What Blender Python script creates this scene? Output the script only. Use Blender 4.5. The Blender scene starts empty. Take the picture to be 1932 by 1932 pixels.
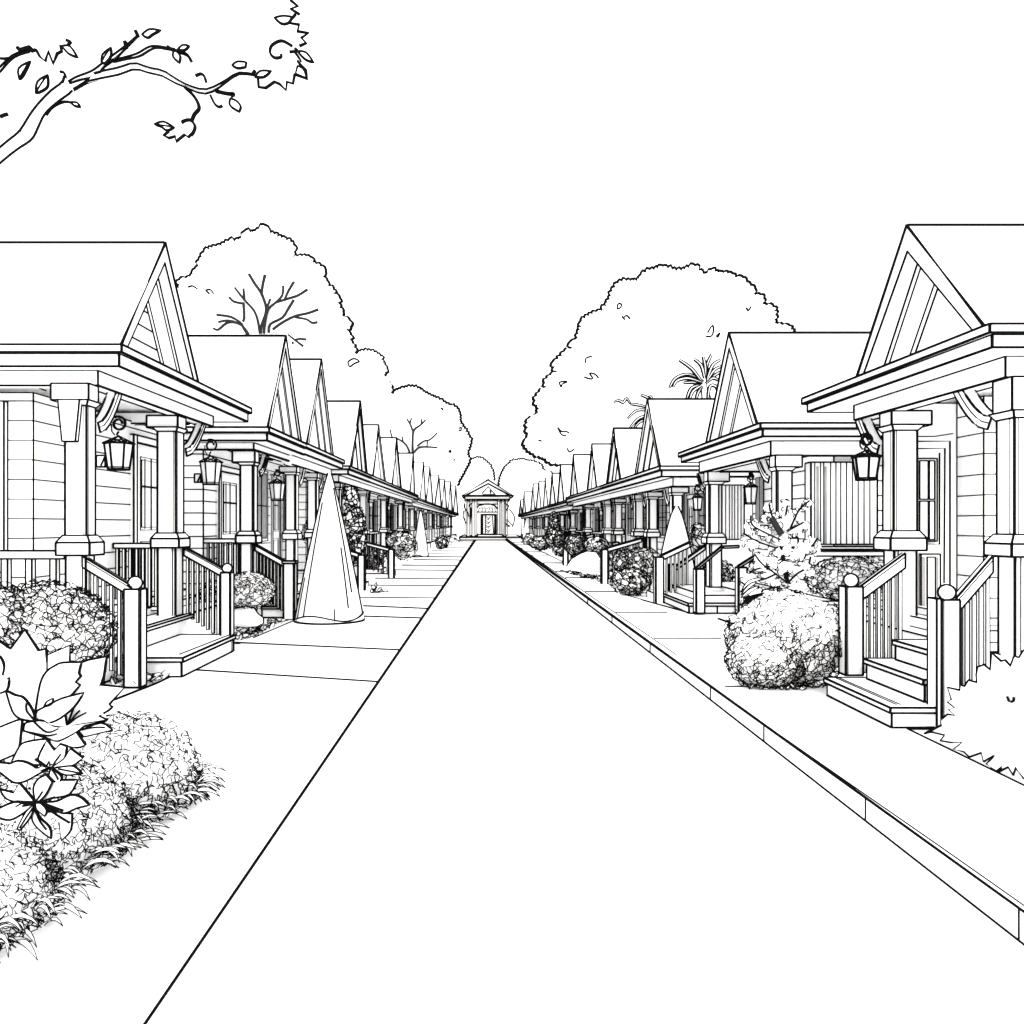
import bpy, math, random
import numpy as np
from mathutils import Vector

# ------------------------------------------------------------------ camera, sky, sun, exposure
F, VX, VY, H = 1500.0, 917.0, 990.0, 1.6      # survey frame: 1932 units wide
N = 1932.0
sc = bpy.context.scene
col = sc.collection
cam_d = bpy.data.cameras.new("camera")
cam = bpy.data.objects.new("camera", cam_d)
col.objects.link(cam)
cam.location = (0, 0, H)
cam.rotation_euler = (math.pi / 2, 0, 0)
cam_d.sensor_width = 36.0
cam_d.lens = 36.0 * F / N
cam_d.shift_x = (N / 2 - VX) / N
cam_d.shift_y = (VY - N / 2) / N
cam_d.clip_start = 0.05
cam_d.clip_end = 3000
sc.camera = cam

world = bpy.data.worlds.new("World")
sc.world = world
world.use_nodes = True
nt = world.node_tree
bg = nt.nodes["Background"]
sky = nt.nodes.new("ShaderNodeTexSky")
sky.sky_type = 'NISHITA'
sky.sun_disc = False
sky.sun_elevation = math.radians(24)
sky.sun_rotation = math.radians(180)
sky.air_density = 1.0
sky.dust_density = 6.0
# bright even cloud cover: a little of the clear sky showing through white overcast
SKYV = 0.10
mul = nt.nodes.new("ShaderNodeMixRGB")
mul.inputs[0].default_value = 0.94
mul.inputs[2].default_value = (10.0, 10.0, 10.0, 1)
nt.links.new(sky.outputs[0], mul.inputs[1])
nt.links.new(mul.outputs[0], bg.inputs[0])
bg.inputs[1].default_value = SKYV
sun_d = bpy.data.lights.new("sun", 'SUN')
sun_d.energy = 1.5
sun_d.angle = math.radians(30)
sun_d.color = (1.0, 0.97, 0.93)
sun = bpy.data.objects.new("sun", sun_d)
sun.rotation_euler = (math.radians(66), 0, 0)
sun.location = (0, -5, 30)
col.objects.link(sun)
sc.view_settings.view_transform = 'Standard'
sc.view_settings.look = 'None'
sc.view_settings.gamma = 1
sc.view_settings.exposure = 1.15
sc.render.engine = 'CYCLES'
sc.cycles.max_bounces = 14
sc.cycles.diffuse_bounces = 12

rnd = random.Random(7)
nrs = np.random.RandomState(11)

# ------------------------------------------------------------------ materials
def mat(name, c, var=0.0, scale=3.0):
    m = bpy.data.materials.new(name)
    m.use_nodes = True
    t = m.node_tree
    b = t.nodes["Principled BSDF"]
    b.inputs["Roughness"].default_value = 1.0
    b.inputs["Specular IOR Level"].default_value = 0.0
    if var > 0:
        tc = t.nodes.new("ShaderNodeTexCoord")
        nz = t.nodes.new("ShaderNodeTexNoise")
        nz.inputs["Scale"].default_value = scale
        rp = t.nodes.new("ShaderNodeValToRGB")
        rp.color_ramp.elements[0].color = (c[0] - var, c[1] - var, c[2] - var, 1)
        rp.color_ramp.elements[1].color = (min(1, c[0] + var), min(1, c[1] + var), min(1, c[2] + var), 1)
        t.links.new(tc.outputs["Object"], nz.inputs["Vector"])
        t.links.new(nz.outputs[0], rp.inputs[0])
        t.links.new(rp.outputs[0], b.inputs["Base Color"])
    else:
        b.inputs["Base Color"].default_value = (*c, 1)
    return m

WOOD = mat("white_painted_wood", (0.965, 0.965, 0.965), 0.005)
ROOF = mat("white_roofing", (0.965, 0.965, 0.965), 0.005, 1.0)
PAVE = mat("white_paving", (0.965, 0.965, 0.965), 0.005, 0.8)
LEAF = mat("white_foliage", (0.965, 0.965, 0.968), 0.005, 4.0)
CLOTH = mat("white_cloth", (0.965, 0.965, 0.965), 0.005, 2.0)
GLASS = mat("pale_pane", (0.95, 0.95, 0.955), 0.005)
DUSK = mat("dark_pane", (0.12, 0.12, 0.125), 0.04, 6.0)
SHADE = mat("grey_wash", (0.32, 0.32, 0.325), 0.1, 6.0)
INK = mat("black_ink", (0.004, 0.004, 0.0045))
BARK = mat("grey_bark_ink", (0.02, 0.02, 0.021))

# ------------------------------------------------------------------ mesh collector
ROOT = Vector((0, 0, 0))

INKW = 1.5
def wv(y, w):
    """ink half width at distance y"""
    return 0.5 * w * INKW * max(0.6, y) / F

class P:
    def __init__(s):
        s.v = []; s.f = []; s.m = []; s.n = 0
    def add(s, verts, faces, mi=0):
        b = s.n
        s.v.extend([tuple(q) for q in verts])
        s.n += len(verts)
        for fc in faces:
            s.f.append(tuple(b + i for i in fc)); s.m.append(mi)
    # ---- ink line of real thickness
    def ink(s, pts, w=3.0, closed=False, sides=4, mi=1):
        pts = [np.array(p, float) for p in pts]
        q = [pts[0]]
        for p in pts[1:]:
            if np.linalg.norm(p - q[-1]) > 1e-6: q.append(p)
        if closed and len(q) > 2 and np.linalg.norm(q[0] - q[-1]) < 1e-6: q.pop()
        n = len(q)
        if n < 2: return
        rings = []
        for i in range(n):
            if closed:
                a, b = q[i - 1], q[(i + 1) % n]
            else:
                a, b = q[max(0, i - 1)], q[min(n - 1, i + 1)]
            t = b - a
            L = np.linalg.norm(t)
            t = t / L if L > 1e-9 else np.array([0, 0, 1.0])
            up = np.array([0, 1.0, 0]) if abs(t[1]) < 0.9 else np.array([0, 0, 1.0])
            e1 = np.cross(t, up); e1 /= np.linalg.norm(e1)
            e2 = np.cross(t, e1)
            ww = w[i] if isinstance(w, (list, tuple)) else w
            r = wv(q[i][1], ww) * (1.18 if sides == 4 else 1.1)
            for k in range(sides):
                an = 2 * math.pi * (k + 0.5) / sides
                rings.append(q[i] + r * (math.cos(an) * e1 + math.sin(an) * e2))
        fs = []
        m = n if closed else n - 1
        for i in range(m):
            j = (i + 1) % n
            for k in range(sides):
                k2 = (k + 1) % sides
                fs.append((i * sides + k, i * sides + k2, j * sides + k2, j * sides + k))
        if not closed:
            fs.append(tuple(range(sides))[::-1])
            fs.append(tuple((n - 1) * sides + k for k in range(sides)))
        s.add(rings, fs, mi)
    def segs(s, pairs, w=3.0):
        for a, b in pairs: s.ink([a, b], w)
    # ---- box with inked edges; skip: n near end, f far end
    def box(s, x0, x1, y0, y1, z0, z1, w=3.0, skip="", mi=0):
        if x0 > x1: x0, x1 = x1, x0
        if y0 > y1: y0, y1 = y1, y0
        c = [(x, y, z) for x in (x0, x1) for y in (y0, y1) for z in (z0, z1)]
        s.add(c, [(0, 1, 3, 2), (4, 6, 7, 5), (0, 4, 5, 1), (2, 3, 7, 6), (0, 2, 6, 4), (1, 5, 7, 3)], mi)
        if not w: return
        E = []
        for z in (z0, z1):
            E += [((x0, y0, z), (x0, y1, z)), ((x1, y0, z), (x1, y1, z))]
        for y, k in ((y0, "n"), (y1, "f")):
            if k in skip: continue
            for z in (z0, z1): E.append(((x0, y, z), (x1, y, z)))
            for x in (x0, x1): E.append(((x, y, z0), (x, y, z1)))
        s.segs(E, w)
    def frustum(s, xa0, xa1, ya0, ya1, za, xb0, xb1, yb0, yb1, zb, w=2.4):
        a = [(xa0, ya0, za), (xa1, ya0, za), (xa1, ya1, za), (xa0, ya1, za)]
        b = [(xb0, yb0, zb), (xb1, yb0, zb), (xb1, yb1, zb), (xb0, yb1, zb)]
        s.add(a + b, [(3, 2, 1, 0), (4, 5, 6, 7)] + [(i, (i + 1) % 4, (i + 1) % 4 + 4, i + 4) for i in range(4)])
        if w:
            for i in range(4):
                s.ink([a[i], a[(i + 1) % 4]], w); s.ink([b[i], b[(i + 1) % 4]], w); s.ink([a[i], b[i]], w)
    # ---- prism: polygon extruded by a vector, inked
    def prism(s, poly, ext, w=3.0, mi=0, hidden=()):
        n = len(poly)
        a = [np.array(p, float) for p in poly]
        e = np.array(ext, float)
        b = [p + e for p in a]
        s.add(a + b, [tuple(range(n))[::-1], tuple(range(n, 2 * n))] + [(i, (i + 1) % n, (i + 1) % n + n, i + n) for i in range(n)], mi)
        if w:
            s.ink(a, w, closed=True)
            s.ink(b, w, closed=True)
            for i in range(n):
                if i not in hidden: s.ink([a[i], b[i]], w)
    def tube(s, pts, rad, sides=8, mi=0):
        q = [np.array(p, float) for p in pts]
        n = len(q); rings = []
        for i in range(n):
            t = q[min(n - 1, i + 1)] - q[max(0, i - 1)]
            t /= max(1e-9, np.linalg.norm(t))
            up = np.array([0, 1.0, 0]) if abs(t[1]) < 0.9 else np.array([1.0, 0, 0])
            e1 = np.cross(t, up); e1 /= np.linalg.norm(e1); e2 = np.cross(t, e1)
            r = rad[i] if isinstance(rad, (list, tuple)) else rad
            for k in range(sides):
                an = 2 * math.pi * k / sides
                rings.append(q[i] + r * (math.cos(an) * e1 + math.sin(an) * e2))
        fs = []
        for i in range(n - 1):
            for k in range(sides):
                k2 = (k + 1) % sides
                fs.append((i * sides + k, i * sides + k2, (i + 1) * sides + k2, (i + 1) * sides + k))
        fs.append(tuple(range(sides))[::-1]); fs.append(tuple((n - 1) * sides + k for k in range(sides)))
        s.add(rings, fs, mi)
    def limb(s, pts, rad, w=3.0, sides=10):
        """white limb with inked flanks"""
        s.tube(pts, rad, sides)
        q = [np.array(p, float) for p in pts]
        for sg in (-1, 1):
            L = []
            for i in range(len(q)):
                t = q[min(len(q) - 1, i + 1)] - q[max(0, i - 1)]
                t[1] = 0; t /= max(1e-9, np.linalg.norm(t))
                nn = np.array([-t[2], 0, t[0]])
                r = rad[i] if isinstance(rad, (list, tuple)) else rad
                L.append(q[i] + sg * nn * r)
            s.ink(L, w)
    def ball(s, c, r, w=3.0, seg=16):
        vs = [(c[0], c[1], c[2] - r)]; fs = []
        R = 8
        for i in range(1, R):
            a = -math.pi / 2 + math.pi * i / R
            for k in range(seg):
                b = 2 * math.pi * k / seg
                vs.append((c[0] + r * math.cos(a) * math.cos(b), c[1] + r * math.cos(a) * math.sin(b), c[2] + r * math.sin(a)))
        vs.append((c[0], c[1], c[2] + r))
        for k in range(seg):
            k2 = (k + 1) % seg
            fs.append((0, 1 + k2, 1 + k))
            for i in range(R - 2):
                fs.append((1 + i * seg + k, 1 + i * seg + k2, 1 + (i + 1) * seg + k2, 1 + (i + 1) * seg + k))
            fs.append((1 + (R - 2) * seg + k, 1 + (R - 2) * seg + k2, len(vs) - 1))
        s.add(vs, fs)
        v = np.array([c[0], c[1], 0.0]); v /= max(1e-6, np.linalg.norm(v))
        sd = np.array([-v[1], v[0], 0.0])
        s.ink([np.array(c) - v * r * .25 + r * 1.03 * (math.cos(a) * sd + math.sin(a) * np.array([0, 0, 1.0])) for a in np.linspace(0, 2 * math.pi, 20)[:-1]], w, closed=True)
    def puff(s, pts, nrm, T, mi=0, c=None, back=1.0):
        """solid with the given outline, swelling T to both sides of its plane"""
        q = np.array(pts, float); n = len(q)
        c = q.mean(0) if c is None else np.array(c, float)
        nv = np.array(nrm, float); nv /= np.linalg.norm(nv)
        ss = [1.0, 0.93, 0.78, 0.55, 0.28]
        vs = []
        for sg in (1, -1):
            for k in ss[(0 if sg == 1 else 1):]:
                off = sg * T * (1 - k * k) * (back if sg < 0 else 1)
                for p in q: vs.append(c + (p - c) * k + nv * off)
            vs.append(c + nv * sg * T * (back if sg < 0 else 1))
        fs = []
        top = [i * n for i in range(5)]
        for a, b in zip(top[:-1], top[1:]):
            for i in range(n):
                j = (i + 1) % n; fs.append((a + i, a + j, b + j, b + i))
        ap = 5 * n
        for i in range(n): fs.append((top[4] + i, top[4] + (i + 1) % n, ap))
        bot = [0] + [5 * n + 1 + i * n for i in range(4)]
        for a, b in zip(bot[:-1], bot[1:]):
            for i in range(n):
                j = (i + 1) % n; fs.append((a + j, a + i, b + i, b + j))
        bp = 5 * n + 1 + 4 * n
        for i in range(n): fs.append((bot[4] + (i + 1) % n, bot[4] + i, bp))
        s.add(vs, fs, mi)
    def leaves(s, pos, nrm, size, w=1.4, aim=None, narrow=0.5, spread=0.6):
        """small white leaves with an inked rim"""
        pos = np.asarray(pos, float); k = len(pos)
        if k == 0: return
        nrm = np.asarray(nrm, float) + nrs.normal(0, spread, (k, 3))
        nrm /= np.linalg.norm(nrm, axis=1)[:, None]
        a = nrs.normal(0, 1, (k, 3)) if aim is None else np.asarray(aim, float) + nrs.normal(0, 0.35, (k, 3))
        a -= (a * nrm).sum(1)[:, None] * nrm
        a /= np.linalg.norm(a, axis=1)[:, None]
        b = np.cross(nrm, a)
        size = np.asarray(size, float).reshape(-1, 1) * np.ones((k, 1))
        out = [(-1, 0), (-0.45, 1), (0.35, 0.95), (1, 0), (0.4, -0.9), (-0.4, -1)]
        r = (0.5 * w * INKW * np.maximum(0.6, pos[:, 1:2]) / F) * 1.1
        ring = []
        mid = []
        for (u, v_) in out:
            p = pos + a * (u * size) + b * (v_ * narrow * size) - nrm * (u * u * 0.12 * size)
            d = a * u + b * v_ * 0.8
            d /= np.linalg.norm(d, axis=1)[:, None]
            ring += [p + d * r, p - d * r * 0.5 + nrm * r * 0.9, p - d * r * 0.5 - nrm * r * 0.9]
            mid.append(p)
        V = np.stack(ring + mid, 1)      # k, 24, 3
        fc = []
        for i in range(6):
            j = (i + 1) % 6
            for c_ in range(3):
                d_ = (c_ + 1) % 3
                fc.append((3 * i + c_, 3 * i + d_, 3 * j + d_, 3 * j + c_))
        b0 = s.n
        s.v.extend(map(tuple, V.reshape(-1, 3).tolist()))
        s.n += 24 * k
        for t in range(k):
            o = b0 + 24 * t
            for q4 in fc: s.f.append((o + q4[0], o + q4[1], o + q4[2], o + q4[3]))
            s.f.append(tuple(o + 18 + i for i in range(6)))
        s.m.extend(([1] * 18 + [0]) * k)
    def build(s, name, m=None, parent=None, label=None):
        me = bpy.data.meshes.new(name)
        rx, ry, rz = ROOT
        me.from_pydata([(x - rx, y - ry, z - rz) for (x, y, z) in s.v], [], s.f)
        me.materials.append(m or WOOD); me.materials.append(INK); me.materials.append(DUSK)
        me.materials.append(SHADE); me.materials.append(BARK); me.materials.append(LEAF)
        me.polygons.foreach_set("material_index", s.m)
        me.update()
        o = bpy.data.objects.new(name, me)
        col.objects.link(o)
        if parent is None: o.location = ROOT
        else: o.parent = parent
        if label: o["label"] = label
        return o

def thing(name, label, cat, loc, group=None):
    global ROOT
    ROOT = Vector(loc)
    o = bpy.data.objects.new(name, None)
    o.location = loc
    o.empty_display_size = 0.2
    col.objects.link(o)
    o["label"] = label; o["category"] = cat
    if group: o["group"] = group
    return o
def setroot(loc):
    global ROOT
    ROOT = Vector(loc)
def tag(o, label, cat, group=None):
    o["label"] = label; o["category"] = cat
    if group: o["group"] = group
    return o
def struct(p, name, m, kind="structure"):
    setroot((0, 0, 0))
    o = p.build(name, m); o["kind"] = kind
    return o

# ------------------------------------------------------------------ survey helpers
def Yp(X, u): return abs(X) * F / abs(u - VX)
def Zp(Y, v): return H + (VY - v) * Y / F
def W(u, v, Y): return ((u - VX) * Y / F, Y, Zp(Y, v))
def G(u, v, z=0.0):
    Y = (H - z) * F / (v - VY)
    return ((u - VX) * Y / F, Y, z)
def PX(u, v, X):
    Y = Yp(X, u); return (X, Y, Zp(Y, v))
K = 0.943359
def conv(ox, oy, size, px=1932.0):
    k = size / px * K
    return lambda p: (ox * K + p[0] * k, oy * K + p[1] * k)
cA = conv(0, 1250, 450); cB = conv(0, 1600, 450); cC = conv(340, 430, 620); cD = conv(1030, 500, 620)
cE = conv(1600, 430, 448); cF_ = conv(1300, 950, 400, 1717.0); cG = conv(560, 900, 300, 1610.0)
cH = conv(1700, 1000, 348, 1121.0); cT = conv(0, 0, 680); c1 = conv(0, 460, 720); c7 = conv(880, 930, 200)
c5 = conv(600, 800, 400); c6 = conv(1000, 800, 400)
def at(c, pts, Y): return [W(*c(p), Y) for p in pts]
ident = lambda p: p

def smooth(pts, k=4, closed=False):
    q = [np.array(p, float) for p in pts]; n = len(q); out = []
    if n < 3: return q
    for i in range(n if closed else n - 1):
        if closed: p0, p1, p2, p3 = q[i - 1], q[i], q[(i + 1) % n], q[(i + 2) % n]
        else: p0, p1, p2, p3 = q[max(0, i - 1)], q[i], q[i + 1], q[min(n - 1, i + 2)]
        for j in range(k):
            t = j / k
            out.append(0.5 * ((2 * p1) + (-p0 + p2) * t + (2 * p0 - 5 * p1 + 4 * p2 - p3) * t * t + (-p0 + 3 * p1 - 3 * p2 + p3) * t ** 3))
    if not closed: out.append(q[-1])
    return out

def smooth_c(pts, k=3):
    q = [np.array(p, float) for p in pts]; n = len(q)
    cor = []
    for i in range(n):
        a = q[i] - q[i - 1]; b = q[(i + 1) % n] - q[i]
        c = float(np.dot(a, b) / max(1e-9, np.linalg.norm(a) * np.linalg.norm(b)))
        if c < .45: cor.append(i)
    if not cor: return smooth(q, k, True)
    out = []
    for j, i0 in enumerate(cor):
        i1 = cor[(j + 1) % len(cor)]
        if i1 <= i0: i1 += n
        seg = [q[i % n] for i in range(i0, i1 + 1)]
        out += list(smooth(seg, k))[:-1] if len(seg) > 2 else seg[:-1]
    return out

# ================================================================== GROUND, ROAD, SIDEWALKS
p = P()
p.add([(-400, -60, -0.03), (400, -60, -0.03), (400, 900, -0.03), (-400, 900, -0.03)], [(0, 1, 2, 3)])
struct(p, "ground", PAVE)
RL, RR = -1.094, 2.062
p = P()
p.add([(RL, -20, -0.004), (RR, -20, -0.004), (RR, 80, -0.004), (RL, 80, -0.004)], [(0, 1, 2, 3)])
p.ink([(RL, y, 0.0) for y in (0.6, 2, 3, 5, 8, 14, 30, 50, 80)], 3.6)
struct(p, "road", PAVE)
p = P()
LE = -3.30
p.add([(LE, -20, 0.0), (RL, -20, 0.0), (RL, 80, 0.0), (LE, 80, 0.0)], [(0, 1, 2, 3)])
joints = [((372, 1265), (712, 1287)), ((440, 1213), (752, 1227)), ((600, 1161), (798, 1167)), ((686, 1144), (806, 1149))]
for a, b in joints:
    p.ink([G(*a), G(*b)], 3.8)
for v in (1129, 1106, 1093, 1077, 1068, 1057.5, 1051.6, 1045.7, 1040, 1034, 1029, 1025, 1022):
    Y = 2400 / (v - VY)
    p.ink([(-3.28, Y * 1.012, 0), (RL, Y, 0)], 3.0 if v > 1050 else 1.9)
p.ink([G(215, 1320), G(315, 1281), G(372, 1254)], 2.6)
p.ink([G(478, 1204), G(560, 1169)], 2.2)
struct(p, "sidewalk_left", PAVE)
# planted bed behind the left walk
p = P()
p.add([(-9.5, -20, -0.012), (LE, -20, -0.012), (LE, 103, -0.012), (-9.5, 103, -0.012)], [(0, 1, 2, 3)])
struct(p, "planting_bed_left", PAVE)
p = P()
ZR = 0.12
RX = 3.05
p.box(RR, RX, -20, 80, -0.02, ZR, 0)
for v in (1296, 1205):
    Y = 1.48 * 1500 / (v - VY)
    p.ink([(RR + .12, Y, ZR), (RX, Y, ZR)], 3.0)
for v in (1156, 1117, 1091, 1079, 1063, 1048, 1041, 1034.6, 1028, 1024):
    Y = 1.48 * 1500 / (v - VY)
    p.ink([(RR + .12, Y, ZR), (RX, Y, ZR)], 3.0 if v > 1060 else 1.9)
p.ink([(RX, 3, ZR), (RX, 4.5, ZR), (RX, 5.75, ZR)], 3.4)
p.ink([G(1355, 1167, ZR), G(1398, 1182, ZR)], 2.4)
p.ink([G(1180, 1123, ZR), G(1300, 1156, ZR)], 2)
p.ink([(RX, y, ZR) for y in (17, 22, 30, 45, 70)], 1.4)
struct(p, "sidewalk_right", PAVE)
p = P()
KX = RR - 0.004
p.box(KX - 0.006, KX + 0.12, 0.5, 80, -0.03, ZR + 0.004, 0)
p.ink([(KX - .006, y, ZR + .004) for y in (0.6, 2, 3, 5, 8, 14, 30, 50, 80)], 3.2)
p.ink([(KX + .026 - .030 * max(0, y - 3.4) / 2.4, y, ZR + .004) for y in (0.6, 2, 3, 3.6, 4.4, 5.8)], 2.4)
p.ink([(KX + .10, y, ZR + .004) for y in (9, 14, 30, 50, 80)], 1.5)
p.ink([(KX - .006, y, 0.0) for y in (0.6, 2, 3, 5, 8, 14, 30, 50, 80)], 3.2)
for u in (1925, 1635, 1443, 1342, 1228, 1156, 1110):
    Y = 2.056 * F / (u - VX)
    p.ink([(KX - .006, Y, 0), (KX - .006, Y, ZR)], 2.8)
struct(p, "kerb", PAVE)
p = P()
p.box(RX + 0.004, 9.6, -20, 103, -0.03, ZR - 0.012, 0)
struct(p, "planting_bed_right", PAVE)

# ================================================================== COTTAGES
def column(parent, s, X, Y, z0, zb0, zb1, ztop, zt, wx, wy, w=3.0, detail=True, cap=True):
    """X street face of the shaft, Y its near face"""
    x0, x1 = s * X, s * (X + wx)
    p = P(); p.box(x0, x1, Y, Y + wy, zb1 + .06, ztop, w)
    if detail:
        xe = s * (X + wx * .12)
        p.ink([(xe, Y, zb1 + .06), (xe, Y, ztop)], 1.1)
        p.ink([(x0, Y + wy * .25, zb1 + .06), (x0, Y + wy * .25, ztop)], 1.3)
    o = p.build("column", WOOD, parent)
    e = .06
    p = P(); p.box(s * (X - e), s * (X + wx + e), Y - e, Y + wy + e, zb0, zb1, w)
    p.frustum(s * (X - e), s * (X + wx + e), Y - e, Y + wy + e, zb1 + .002, s * (X - .015), s * (X + wx + .015), Y - .015, Y + wy + .015, zb1 + .07, w * .8)
    p.build("column_base", WOOD, o)
    p = P(); p.box(x0 - s * -.012, x1, Y + .012, Y + wy, z0, zb0 - .002, w)
    if detail:
        p.ink([(s * (X + wx * .2), Y, z0), (s * (X + wx * .2), Y, zb0)], 1.4)
    p.build("pedestal", WOOD, o)
    if cap:
        p = P()
        p.frustum(s * (X - .005), s * (X + wx + .005), Y - .005, Y + wy + .005, ztop - .05, s * (X - .04), s * (X + wx + .05), Y - .05, Y + wy + .04, ztop, w * .8)
        if zt > ztop + .02:
            p.box(s * (X - .03), s * (X + wx + .13), Y - .02, Y + wy, ztop + .002, zt, w * .9)
        p.build("capital", WOOD, o)
    return o

def bracket(parent, s, X, Y, z, L, Hh, th=.09, w=2.8, lines=True):
    """curved brace running from a column (Y, low) out along the street under the beam"""
    a, b = [], []
    for t in np.linspace(0, 1, 7):
        a.append((Y + (L - .13) * t ** .8, z - Hh + .09 + (Hh - .09) * t ** 1.35))
        b.append((Y + .05 + (L - .05) * t ** .8, z - Hh + Hh * t ** 1.35))
    poly = [(s * X, y, zz) for y, zz in a] + [(s * X, y, zz) for y, zz in reversed(b)]
    p = P(); p.prism(poly, (s * th, 0, 0), 0)
    n = len(a)
    for xx in (s * X, s * (X + th)):
        q = [(xx, c[1], c[2]) for c in poly]
        p.ink(q, w, closed=True)
    if lines:
        p.ink([(s * X, (q0[0] + q1[0]) / 2, (q0[1] + q1[1]) / 2) for q0, q1 in zip(a, b)], 1.8)
    return p.build("bracket", WOOD, parent)

def sloped_rail(parent, s, xa, ya, za, xb, yb, zb, zf0, zf1, nb, h=.11, th=.05, w=2.8, bal=True, wb=1.5):
    """handrail from the column (a) down to the newel (b) with balusters to zf"""
    A = np.array([s * xa, ya, za]); B = np.array([s * xb, yb, zb])
    p = P()
    dz = np.array([0, 0, -h]); dy = np.array([0, th, 0])
    vs = [A, B, B + dz, A + dz]; vb = [v + dy for v in vs]
    p.add(vs + vb, [(3, 2, 1, 0), (4, 5, 6, 7), (0, 1, 5, 4), (2, 3, 7, 6), (0, 4, 7, 3), (1, 2, 6, 5)])
    p.ink([A, B], w); p.ink([A + dz, B + dz], w)
    p.ink([A + dy, B + dy], w * .8); p.ink([A + dz * .25, B + dz * .25], 1.6)
    p.ink([A, A + dz], w); p.ink([B, B + dz], w)
    o = p.build("handrail", WOOD, parent)
    if bal:
        for i in range(nb):
            t = (i + .6) / (nb + .2)
            q = A + (B - A) * t
            zf = zf0 + (zf1 - zf0) * t
            p = P(); p.box(q[0] - .014, q[0] + .014, q[1] + .01, q[1] + .04, zf, q[2] - h, wb)
            p.build("baluster", WOOD, o)
    return o

def flat_rail(parent, x0, x1, y0, y1, ztop, zbot, n, h=.09, w=2.6, wb=1.8, wide=.02):
    p = P(); p.box(x0, x1, y0, y1, ztop - h, ztop, w)
    o = p.build("railing", WOOD, parent)
    p = P(); p.box(x0, x1, y0 + .004, y1 - .004, zbot, zbot + .05, wb); p.build("bottom_rail", WOOD, o)
    for i in range(n):
        t = (i + .5) / n
        if abs(x1 - x0) > abs(y1 - y0):
            x = x0 + (x1 - x0) * t; y = (y0 + y1) / 2
        else:
            x = (x0 + x1) / 2; y = y0 + (y1 - y0) * t
        q = P(); q.box(x - wide, x + wide, y - wide, y + wide, zbot + .05, ztop - h, wb)
        q.build("baluster", WOOD, o)
    return o

def newel(parent, s, x0, x1, y0, y1, z0, z1, r=.06, w=3.0, ballw=3.0):
    p = P(); p.box(s * x0, s * x1, y0, y1, z0, z1, w)
    p.ink([(s * (x0 + (x1 - x0) * .12), y0, z0), (s * (x0 + (x1 - x0) * .12), y0, z1)], 1.4)
    o = p.build("newel_post", WOOD, parent)
    if r:
        p = P(); p.ball((s * (x0 + x1) / 2, (y0 + y1) / 2, z1 + r * .95), r, ballw)
        p.build("ball_finial", WOOD, o)
    return o

def gable(parent, s, Xf, Xb, G0, GA, G1, zt, za, lv=2, siding=False, w=3.0):
    """steep roof with its ridge square to the street, and the gable face under it"""
    p = P()
    t = .10
    mz = (za - zt)
    def slab(ya, yb):
        a = [(ya, zt), (GA, za), (GA, za - t * 2.2), (yb, zt)]
        poly = [(s * Xf, y, z) for y, z in a]
        p.prism(poly, (s * (Xb - Xf), 0, 0), 0)
    slab(G0, G0 + .13 * (GA - G0)); slab(G1, G1 - .13 * (G1 - GA))
    p.ink([(s * Xf, GA, za), (s * Xb, GA, za)], w * 1.25)
    p.ink([(s * (Xf - .006), G0, zt), (s * (Xf - .006), GA, za), (s * (Xf - .006), G1, zt)], w * 1.15)
    p.ink([(s * Xb, G0, zt), (s * Xb, GA, za), (s * Xb, G1, zt)], w)
    # rake board inner lines
    p.ink([(s * Xf, G0 + .13 * (GA - G0), zt), (s * Xf, GA, za - 2.2 * t)], w * .7)
    p.ink([(s * Xf, GA, za - 2.2 * t), (s * Xf, G1 - .13 * (G1 - GA), zt)], w * .7)
    o = p.build("roof", ROOF, parent)
    p = P()
    Xg = Xf + .10
    poly = [(s * Xg, G0 + .05, zt), (s * Xg, GA, za - .12), (s * Xg, G1 - .05, zt)]
    p.prism(poly, (s * (Xb - Xg - .1), 0, 0), 0)
    def near(tt):   # point on an inner near rake line
        return np.array([s * (Xg - .004), GA + (G0 - GA) * tt * .80, (za - .30) + (zt - za + .30) * tt])
    def par(tt, w_):
        a = near(tt)
        k = (zt - a[2]) / (zt - za)
        b = np.array([a[0], a[1] + (G1 - GA) * k * .92, zt])
        p.ink([a, b], w_)
        return a, b
    p.ink([near(0), near(1)], w * .7)
    if lv >= 1:
        par(.0, w * .75)
    if lv >= 2:
        par(.06, w * .6); par(.30, w * .6); par(.36, w * .7)
    if siding:
        a, b = par(.36, .5)
        for q in (.22, .47, .72):
            n0 = near(.36 + .64 * q)
            m = a + (b - a) * q
            p.ink([n0, m], w * .65)
    p.build("gable_wall", WOOD, parent)
    return o

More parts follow.
